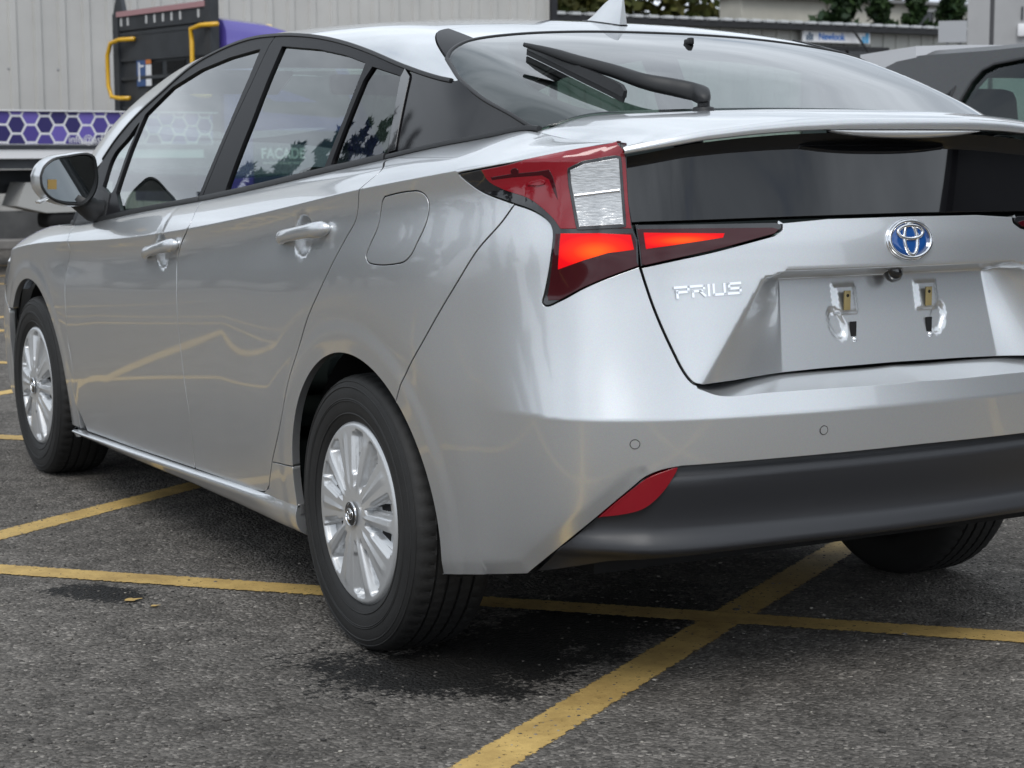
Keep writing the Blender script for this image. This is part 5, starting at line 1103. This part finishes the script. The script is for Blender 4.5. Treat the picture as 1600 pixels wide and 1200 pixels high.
for y, z0_, z1_, out in ((1.93,1.72,2.34,.14),(.20,1.70,2.40,.02)):
    tb(MB().tube([(-.05,y-.34,z1_),(-.10,y-.1,z1_),(-.13,y+.05,z1_-.03),(-.14,y+out*.8,z1_-.16),(-.14,y+out*.8,z0_+.14),(-.13,y+.06,z0_+.02),(-.09,y-.06,z0_),(-.05,y-.2,z0_)], .024, 10), 'grab_rail', M_YEL, hbd, smooth=True)
tb(MB().box((-.025,1.50,1.99),(.008,.20,.30)), 'warning_plate', mat('plate_blue',(.03,.08,.22),.4), hbd); tb(MB().box((-.027,1.34,1.95),(.008,.11,.22)).box((-.030,1.54,1.99),(.006,.03,.2)).box((-.030,1.49,2.05),(.006,.10,.02)), 'plate_print', M_WHITE, hbd); tb(MB().box((-.027,1.34,2.105),(.008,.11,.075)), 'plate_print', mat('plate_orange',(.55,.17,.04),.5), hbd)
# cab
def cabring(x, w, zt, zb=.62, r=.14):
    return [Vector((x, 1.04-w+ (r*.3), zb)), Vector((x,1.04-w,zb+.25)), Vector((x,1.04-w,zt*.62+.2)), Vector((x,1.04-w+.05,zt-r)), Vector((x,1.04-w+.05+r*.5,zt-r*.25)), Vector((x,1.04-w+.05+r*1.4,zt)), Vector((x,1.04+w-.05-r*1.4,zt)), Vector((x,1.04+w-.05-r*.5,zt-r*.25)), Vector((x,1.04+w-.05,zt-r)), Vector((x,1.04+w,zt*.62+.2)), Vector((x,1.04+w,zb+.25)), Vector((x,1.04+w-r*.3,zb))]
cb = tb(MB().loft([cabring(.12,.98,2.40),cabring(.17,1.02,2.50),cabring(.7,1.03,2.46),cabring(1.3,1.03,2.33),cabring(1.62,1.02,2.18),cabring(1.95,1.0,1.55),cabring(2.12,.98,1.30),cabring(2.16,.96,.9)]), 'cab', M_PUR, auto=35)
tb(MB().prism([(.55,.005,1.55),(1.45,.005,1.50),(1.72,.005,1.55),(1.40,.035,2.10),(.60,.035,2.18),(.52,.03,2.1)],(0,.02,0)), 'cab_window', M_BGLASS, cb)
tb(MB().box((1.0,.002,1.05),(1.15,.014,.62)), 'door_panel', mat('navy_door',(.012,.025,.075),.35,0,.5), cb)
text_obj('lettering', 'FACADE', .150, M_WHITE, Matrix.Translation((.50,-.010,1.12)) @ Matrix.Rotation(math.pi/2,4,'X'), cb, .002, 'LEFT', .95, .003)
text_obj('lettering', 'FIRE PROTECTION SPECIALISTS', .034, M_WHITE, Matrix.Translation((.52,-.010,1.025)) @ Matrix.Rotation(math.pi/2,4,'X'), cb, .002, 'LEFT', 1.0)
tb(MB().lathe([(.001,.10),(.05,.09),(.065,.03),(.065,0)],16,Matrix.Translation((1.05,.7,2.39))), 'beacon', mat('beacon_amber',(.75,.55,.25),.3,0,.5), cb, smooth=True)
def truck_wheel(x, y):
    t = tb(MB().lathe([(.22,-.12),(.36,-.12),(.40,-.09),(.405,0),(.40,.09),(.36,.12),(.22,.12)],40,Matrix.Translation((x,y,.405)) @ Matrix.Rotation(math.pi/2,4,'X')), 'tyre', M_RUBBER, auto=40); tb(MB().lathe([(.001,.05),(.10,.06),(.13,.02),(.20,.03),(.225,.10)],32,Matrix.Translation((x,y,.405)) @ Matrix.Rotation(math.pi/2,4,'X')), 'rim', M_LGREY, t, auto=40)
for x in (1.15,-3.0,): 
    for y in (.20,1.88): truck_wheel(x, y)
# ---------------------------------------------------------------- low building with the shop sign, block behind it
lb = thing('low_workshop', 'low pale grey workshop with black ribbed roof edge and a white shop sign', 'building', (18,25,0))
M_PALE = mat('pale_cladding', (.46,.46,.43), .6, var=(1.5,.12)); M_ROOFB = mat('black_gutter', (.014,.014,.016), .6)
part(cladding(10.9,24.6,25.0,0,3.46,.33,rib=.03,ribw=.05), 'wall_sheet', M_PALE, lb)
part(MB().box((17.8,24.9,3.50),(14.4,.35,.11)), 'gutter', M_ROOFB, lb)
rb_ = MB().box((17.8,26.9,3.565),(14.4,4.2,.03))
part(rb_, 'roof', M_ROOFB, lb)
rr = MB()
for k in range(44): rr.box((10.8+.33*k,24.84,3.580),(.19,.30,.055), bevel=.012)
part(rr, 'ridge_cap', mat('pale_roof_rib',(.52,.53,.54),.5), lb)
part(MB().box((21.0,24.93,1.55),(2.0,.04,3.1)), 'doorway', M_BGLASS, lb); part(MB().box((21.0,24.9,3.13),(2.2,.08,.08)), 'door_lintel', M_ROOFB, lb)
part(MB().lathe([(.001,.05),(.05,.04),(.06,0)],12,Matrix.Translation((23.0,24.95,3.05)) @ Matrix.Rotation(math.pi/2,4,'X')), 'wall_light', M_LGREY, lb)
sg_ = part(MB().box((20.75,24.86,3.335),(1.66,.06,.215)), 'shop_sign', M_WHITE, lb)
M_SIGNB = mat('sign_blue',(.02,.16,.55),.5); M_SIGNG = mat('sign_grey_blue',(.08,.13,.20),.5); M_SIGNL = mat('sign_light_blue',(.10,.36,.62),.5)
t_ = text_obj('lettering', 'Newlook', .185, M_SIGNB, Matrix.Translation((20.62,24.825,3.335)) @ Matrix.Rotation(math.pi/2,4,'X'), None, .003, 'CENTER', .92, .004); t_.data.transform(rel(lb)); t_.parent = sg_
e = MB()
for x, h in ((20.02,.10),(20.08,.15),(20.14,.12)): e.box((x,24.825,3.26+h/2),(.04,.01,h))
part(e, 'sign_emblem', M_SIGNG, lb).parent = sg_
part(MB().box((21.50,24.825,3.335),(.08,.01,.19)).box((21.41,24.825,3.30),(.07,.01,.13)), 'sign_emblem', M_SIGNL, lb).parent = sg_
part(MB().tube([(21.05,24.7,3.46),(21.35,24.6,3.05)],.025,6), 'open_casement', M_ROOFB, lb)
cbk = thing('cream_office_block', 'pale cream flat-roofed office block with a dark window rising behind the workshop', 'building', (38,45,0))
M_CREAM = mat('cream_render', (.50,.48,.42), .9, var=(.8,.15))
part(MB().box((38.6,45.6,3.05),(10.6,1.2,6.1)), 'wall', M_CREAM, cbk); part(MB().box((38.6,45.5,6.12),(10.9,1.6,.10)), 'roof_edge', mat('roof_grey',(.2,.2,.2),.8), cbk)
wn = part(MB().box((41.2,44.97,5.0),(1.7,.08,1.75)), 'window', M_BGLASS, cbk)
w_ = MB()
for x in (40.33,41.35,42.07): w_.box((x,44.92,5.0),(.10,.1,1.8))
for z in (4.1,5.12,5.9): w_.box((41.2,44.92,z),(1.85,.1,.09))
part(w_, 'window_frame', M_LGREY, cbk).parent = wn
part(MB().box((43.2,44.95,3),(.25,.12,6.0)), 'downpipe', mat('pipe_grey',(.18,.18,.18),.6), cbk)
part(MB().box((35.0,44.93,4.9),(2.2,.06,.9)).box((37.0,44.93,5.3),(.5,.1,1.5)), 'panel', mat('cream_panel',(.38,.36,.31),.9), cbk)
gc = thing('grey_cabin', 'plain grey steel cabin numbered 1 behind the dark grey car', 'cabin', (14,14,0), math.radians(-43))
M_GC = mat('cabin_grey', (.36,.36,.365), .5, var=(1.2,.1))
MB().box((.135,1.2,2.1),(.27,2.4,4.2)).box((2.33,1.2,2.1),(4.02,2.38,4.2)).build('wall', M_GC, gc)
MB().box((.295,.03,2.1),(.06,.05,4.2)).build('wall_joint', mat('joint_grey',(.06,.06,.065),.7), gc)
pl_ = MB().box((-.18,.02,2.62),(.35,.04,.27)).build('side_plate', mat('plate_grey',(.38,.39,.41),.5), gc)
for x in (-.24,-.08): MB().box((x,.05,1.25),(.035,.03,2.5)).build('plate_post', M_GC, pl_)
text_obj('number', '1', .24, M_STEEL, Matrix.Translation((.66,-.004,2.82)) @ Matrix.Rotation(math.pi/2,4,'X'), gc, .004)
MB().box((.66,-.035,2.62),(.10,.07,.16), bevel=.015).build('wall_lamp', M_WHITE, gc, auto=40)
# ---------------------------------------------------------------- dark grey hatchback reversed into the next bay
hc = thing('grey_hatchback', 'dark grey hatchback with a pale roof spoiler beyond the silver car', 'car', (3.55,.86,0))
M_GREY = paint_mat('dark_grey_paint', (.030,.031,.033), .2, .5, .05); M_GREY.node_tree.nodes['Principled BSDF'].inputs['Coat Weight'].default_value = .12
def hring(y, zlo, zb, wb, zr, wr, wl=.86):
    L = [(-wl+.04,zlo),(-wl,zlo+.12),(-wl-.02,.55),(-wb-.05,zb-.10),(-wb,zb),(-(wb+wr)/2-.005,(zb+zr)/2),(-wr,zr-.035),(-wr+.08,zr-.004),(-wr*.4,zr+.012)]
    return [Vector((x,y,z)) for x, z in L]+[Vector((-x,y,z)) for x, z in L[::-1]]
hr = [[Vector((p.x,p.y,p.z*1.037)) for p in r] for r in [hring(2.02,.45,.85,.60,.98,.50,.70),hring(1.99,.30,.98,.74,1.20,.56,.80),hring(1.90,.27,1.06,.79,1.45,.56),hring(1.75,.25,1.08,.81,1.485,.57),hring(1.60,.25,1.06,.82,1.50,.575),hring(1.2,.22,1.03,.83,1.50,.58),hring(.5,.22,1.0,.83,1.515,.585),hring(-.2,.22,.98,.83,1.49,.575),hring(-.65,.22,.97,.82,1.40,.565),hring(-1.3,.22,.94,.80,1.02,.62),hring(-1.9,.25,.88,.74,.92,.55,.80),hring(-2.15,.35,.72,.6,.78,.4,.65)]]
low_ = [r[0:5]+r[13:18] for r in hr]; b = MB().loft(low_); body = b.build('body', M_GREY, hc, auto=40)
cap_ = []
for r in hr[2:9]:
    t_ = r[6:9]+r[9:12]; cap_.append(t_+[Vector((p.x*.97,p.y,p.z-.035)) for p in t_[::-1]])
MB().loft(cap_).build('roof', M_GREY, hc, auto=40)
def sidept(y, z, o=.006):
    f = np.interp(y,[-.65,-.2,.5,1.2,1.6,1.82],[.82,.83,.83,.83,.82,.80]); fr = np.interp(y,[-.65,-.2,.5,1.2,1.6,1.82],[.565,.575,.585,.58,.575,.57]); zb = np.interp(y,[-.65,-.2,.5,1.2,1.6,1.82],[.97,.98,1.0,1.03,1.06,1.075]); zr = np.interp(y,[-.65,-.2,.5,1.2,1.6,1.82],[1.40,1.49,1.515,1.50,1.50,1.47])
    k = (z-zb)/(zr-zb); return Vector((-(f+(fr-f)*k)-o, y, z*1.037))
def sidepoly(pts, o): return [sidept(y,z,o) for y, z in pts]
M_HG = mat('cabin_glass', (.13,.17,.16), .03, 0, 0, spec=.7)
def SIDE(y, z):
    y = np.asarray(y,float); z = np.asarray(z,float); yk = [-.65,-.2,.5,1.2,1.6,1.75,1.90]
    f = np.interp(y,yk,[.82,.83,.83,.83,.82,.81,.79]); fr = np.interp(y,yk,[.565,.575,.585,.58,.575,.57,.56]); zb = np.interp(y,yk,[.97,.98,1.0,1.03,1.06,1.08,1.06]); zr = np.interp(y,yk,[1.40,1.49,1.515,1.50,1.50,1.485,1.45])
    return np.stack([-(f+(fr-f)*(z-zb)/(zr-zb)), y+0*z, z*1.037+0*y], -1)
top_ = [(1.88,1.425),(1.75,1.455),(1.6,1.472),(1.2,1.472),(.5,1.487),(-.2,1.46),(-.62,1.375)]
w1_ = smoothline(np.array([(.62,1.05),(1.22,1.07),(1.16,1.33),(1.08,1.385),(.90,1.415),(.62,1.43)]), .02); w1_ = np.array([(.62,1.05),(1.25,1.07),(1.225,1.28),(1.205,1.35),(1.17,1.395),(1.11,1.418),(.95,1.434),(.62,1.445)]); w2_ = np.array([(-.50,1.02),(.54,1.045),(.54,1.445),(.1,1.445),(-.2,1.40)]); w3_ = np.array([(1.32,1.085),(1.48,1.095),(1.40,1.22),(1.29,1.33)])
side_ = pan('door_frames', SIDE, np.array([(-.62,1.005),(.5,1.01),(1.2,1.04),(1.6,1.07),(1.86,1.08)]+top_), M_GREY, hc, step=.03, holes=[w1_,w2_,w3_], depth=.05, gap=0, center=(0,.5,1.))
wins = [pan('side_window', SIDE, w_, M_GLASS, side_, step=.05, gap=-.004, off=-.012, flange=False, center=(0,.5,1.)) for w_ in (w1_,w2_,w3_)]
for w_ in (w1_,w2_,w3_):
    strip('window_seal', SIDE, np.vstack([smoothline(np.vstack([w_,w_[:1]]),.02) if False else np.vstack([w_,w_[:2]])]), .016, .004, M_SEAL, side_, center=(0,.5,1.))
r_ = mirror_obj(side_)
for q_ in list(side_.children): mirror_obj(q_, r_)
MB().loft([[Vector((-.55,1.86,1.50)),Vector((.55,1.86,1.50))],[Vector((-.72,2.0,1.12)),Vector((.72,2.0,1.12))]],closed=False,caps=False).build('rear_screen', M_GLASS, hc)
MB().loft([[Vector((-.56,-.62,1.43)),Vector((.56,-.62,1.43))],[Vector((-.74,-1.28,1.02)),Vector((.74,-1.28,1.02))]],closed=False,caps=False).build('windscreen', M_GLASS, hc)
spo_ = MB().loft([[Vector((x*1.02,1.62-.0*abs(x),1.585-.05*abs(x)**2)),Vector((x*1.0,2.06-.10*abs(x),1.570-.06*abs(x)**2)),Vector((x,2.06-.10*abs(x),1.530-.06*abs(x)**2)),Vector((x,1.62,1.44-.05*abs(x)**2))] for x in np.linspace(-.585,.585,15)])
spo_.build('roof_spoiler', mat('pale_spoiler',(.72,.73,.76),.3,0,.8), hc, auto=40)
for y in (1.25,-1.40):
    for s in (-1,1):
        t = MB().lathe([(.20,-.10),(.29,-.10),(.315,-.07),(.315,.07),(.29,.10),(.20,.10)],40,Matrix.Translation((s*.80,y,.315)) @ Matrix.Rotation(math.pi/2,4,'Y')).build('wheel', M_RUBBER, hc, auto=40)
        MB().lathe([(.001,.09*s),(.05,.10*s),(.2,.085*s)],32,Matrix.Translation((s*.80,y,.315)) @ Matrix.Rotation(math.pi/2,4,'Y')).build('rim', M_SILVERP, t, auto=40)
MB().box((0,1.99,.95),(.9,.05,.05)).build('light_bar', M_RED, hc)
for y in (1.28,.42):
    for x in (-.42,.42):
        s_ = MB().box((x,y,.98),(.46,.14,.42), bevel=.05, rx=math.radians(-14)).build('seat_back', M_SEAT, hc, auto=60); MB().box((x,y+.06,1.285),(.27,.10,.19), bevel=.05, rx=math.radians(-10)).build('headrest', M_SEAT, s_, auto=60)
# ---------------------------------------------------------------- shed behind the camera, mirrored in the black lower window
sd = thing('dark_shed', 'dark gabled metal shed behind the camera, mirrored in the black lower rear window', 'shed', (15.5,-13,0), math.radians(20))
M_SHED = mat('shed_sheet', (.045,.047,.05), .6, var=(1.2,.2))
MB().prism([(-5,-6,0),(5,-6,0),(5,-6,5.5),(0,-6,8.6),(-5,-6,5.5)],(0,12,0)).build('wall', M_SHED, sd)
MB().prism([(-5.3,-6.3,5.45),(0,-6.3,8.75),(5.3,-6.3,5.45),(5.3,-6.3,5.6),(0,-6.3,8.9),(-5.3,-6.3,5.6)],(0,12.6,0)).build('roof', M_ROOFB, sd)
MB().box((-5.02,-1,1.9),(.06,3.6,3.8)).build('roller_door', mat('door_grey',(.15,.15,.16),.5), sd)
# ---------------------------------------------------------------- trees
def leafmat(name, c0, c1):
    m = bpy.data.materials.new(name); m.use_nodes = True; nt = m.node_tree; b = nt.nodes['Principled BSDF']; b.inputs['Roughness'].default_value = .6; b.inputs['Specular IOR Level'].default_value = .25
    oi = nt.nodes.new('ShaderNodeNewGeometry'); r = nt.nodes.new('ShaderNodeValToRGB'); r.color_ramp.elements[0].color = (*c0,1); r.color_ramp.elements[1].color = (*c1,1)
    nt.links.new(oi.outputs['Random Per Island'], r.inputs[0]); nt.links.new(r.outputs[0], b.inputs['Base Color']); return m
M_BARK = mat('bark', (.07,.055,.04), .9, var=(6,.4)); M_CON = leafmat('conifer_needles', (.010,.026,.010), (.035,.065,.020)); M_LEAF = leafmat('autumn_leaves', (.040,.055,.012), (.115,.11,.030)); M_FIR = leafmat('dark_fir', (.006,.012,.007), (.02,.035,.016))
def tree_mesh(seed, h, w, kind, n, lsz):
    """crown as thousands of leaf-sized faces hung along limbs"""
    rd = random.Random(seed); bk = MB(); lv = []; lf = []
    bk.tube([(0,0,0),(.02*h*rd.uniform(-1,1),.02*h*rd.uniform(-1,1),h*.5),(0,0,h*.96)], [.022*h,.015*h,.003*h], 7)
    limbs = []
    nl = 46 if kind != 'round' else 34
    for i in range(nl):
        if kind == 'column': z = h*(.06+.92*i/nl); L = w*(.55+.45*math.sin(math.pi*min(1,(i/nl)*.9+.12)))*rd.uniform(.7,1.1); up = .9
        elif kind == 'fir': z = h*(.10+.88*i/nl); L = w*(1-i/nl)**.8*rd.uniform(.55,1.2)+.1; up = rd.uniform(-.15,.25)
        else: z = h*(.28+.6*i/nl); L = w*math.sin(math.pi*min(.97,.22+.75*i/nl))**.6*rd.uniform(.6,1.15); up = rd.uniform(.1,.9)
        a = rd.uniform(0,6.283); d = Vector((math.cos(a),math.sin(a),up)).normalized(); p0 = Vector((0,0,z)); p1 = p0+d*L; limbs.append((p0,p1,L)); bk.tube([p0,p0.lerp(p1,.5)+Vector((0,0,.03*L)),p1],[.006*h*.6,.004*h*.5,.001*h],4,cap=False)
    tot = sum(l[2] for l in limbs)
    for p0, p1, L in limbs:
        for k in range(int(n*L/tot)):
            q = rd.random()**.6; c = p0.lerp(p1,q)+Vector((rd.gauss(0,1),rd.gauss(0,1),rd.gauss(0,.7)))*(.10*L+.03*w)*(1.0 if kind != 'fir' else .7)
            s = lsz*rd.uniform(.6,1.4); u = Vector((rd.gauss(0,1),rd.gauss(0,1),rd.gauss(0,1))).normalized(); v = u.orthogonal().normalized(); v = (v*math.cos(q*9)+u.cross(v)*math.sin(q*9)); b0 = len(lv)
            if kind == 'fir': lv += [c-u*s*1.3, c+v*s*.35, c+u*s*1.3, c-v*s*.35]
            else: lv += [c-u*s, c+v*s*.6, c+u*s, c-v*s*.6]
            lf.append((b0,b0+1,b0+2,b0+3))
    return bk, lv, lf
_tc = {}
def tree(name, label, x, y, h, w, kind, m, n, lsz, seed, group=None, rz=0., z=0.):
    r = thing(name, label, 'tree', (x,y,z), rz, group)
    key = (seed,h,w,kind)
    if key not in _tc:
        bk, lv, lf = tree_mesh(seed,h,w,kind,n,lsz); t = bk.build('trunk', M_BARK, r); c = mesh_obj('crown', lv, lf, m, r, smooth=False); _tc[key] = (t.data, c.data)
    else: link('trunk', _tc[key][0], r); link('crown', _tc[key][1], r)
    return r
for i, (x, h, w, lb_) in enumerate(((34.6,7.4,.95,'widest dark columnar conifer in front of the cream block'),(36.1,7.0,.6,'narrow dark conifer between the widest conifer and the pointed one'),(37.4,6.2,.62,'short pointed conifer in front of the cream block'),(38.7,7.2,.75,'bright green conifer nearest the dark window'))):
    tree('conifer', lb_, x, 41.5, h, w, 'column', M_CON, 5200, .17, 10+i, 'conifers in front of the cream block')
for i, (x, y, h, w) in enumerate(((19,52,11.5,4.2),(23.5,55,12.5,4.6),(28.5,53,11.5,4.4),(33,58,13,4.8),(14.5,56,12,4.4),(39,62,13.5,5),(46,60,13,5))):
    tree('autumn_tree', ('yellow-green tree seen behind the shark-fin aerial','broad olive tree above the workshop roof','yellowing tree left of the cream block','tall yellow-green tree behind the cream block','small patch of green tree beside the warehouse corner','olive tree behind the conifers','olive tree behind the grey cabin')[i], x, y, h, w, 'round', M_LEAF, 11000, .26, 30+i % 3, 'trees behind the workshop', rz=i*1.3)
FIRS = ((-15.2,26,7.1,.95),(-17.2,26,8.3,1.5),(-19.6,27,9.9,1.9),(-22.2,26,10.2,2.1),(-25,26,11.0,2.3),(-28.2,26,11.3,2.4),(-31.2,26,11.2,2.1),(-37,30,7.0,2.6),(-44,30,6.2,2.6),(-52,32,6.8,2.8),(-60,32,6.2,2.8),(-70,34,7.0,3.0),(-82,34,6.6,3.0),(-96,36,7.2,3.2))
for i, (az, dd, h, w) in enumerate(FIRS):
    x, y = -.75+dd*math.sin(math.radians(az)), .3+dd*math.cos(math.radians(az))
    tree('fir_tree', 'dark fir in the row mirrored in the side windows', x, y, h, w, 'fir', M_FIR, 9000, .17, 50+i % 3, 'fir trees at the car park edge', rz=i*.9)
# ---------------------------------------------------------------- white van mirrored in the rear wing
vn = thing('white_van', 'white van parked across the car park, mirrored in the silver rear wing', 'van', (-13.5,8.2,0), math.radians(20))
M_VW = mat('white_van_paint', (.62,.62,.62), .3, 0, .8)
vr = lambda x, zt, w: [Vector((x,-w,.45)),Vector((x,-w-.03,.9)),Vector((x,-w+.10,zt-.12)),Vector((x,-w+.25,zt)),Vector((x,w-.25,zt)),Vector((x,w-.10,zt-.12)),Vector((x,w+.03,.9)),Vector((x,w,.45))]
vb = MB().loft([vr(-2.4,1.80,.82),vr(-2.35,1.92,.88),vr(-.5,1.98,.90),vr(.6,1.95,.90),vr(1.5,1.30,.88),vr(2.2,1.15,.82),vr(2.35,.95,.75)]).build('body', M_VW, vn, auto=40)
for s in (-1,1):
    MB().prism([(-2.0,s*.865,1.25),(-.9,s*.895,1.25),(-.9,s*.83,1.72),(-1.95,s*.80,1.70)],(0,s*.012,0)).build('side_window', M_BGLASS, vb); MB().prism([(-.75,s*.895,1.25),(.75,s*.895,1.25),(.35,s*.83,1.72),(-.75,s*.83,1.74)],(0,s*.012,0)).build('side_window', M_BGLASS, vb)
    for x in (-1.5,1.4): MB().lathe([(.001,.09),(.18,.10),(.2,.11),(.32,.10),(.33,.06),(.33,-.1)],32,Matrix.Translation((x,s*.80,.33)) @ Matrix.Rotation(-s*math.pi/2,4,'X')).build('wheel', M_RUBBER, vn, auto=40)
MB().box((-2.41,.70,1.15),(.03,.14,.5)).box((-2.41,-.70,1.15),(.03,.14,.5)).build('tail_lamp', M_RED, vb)
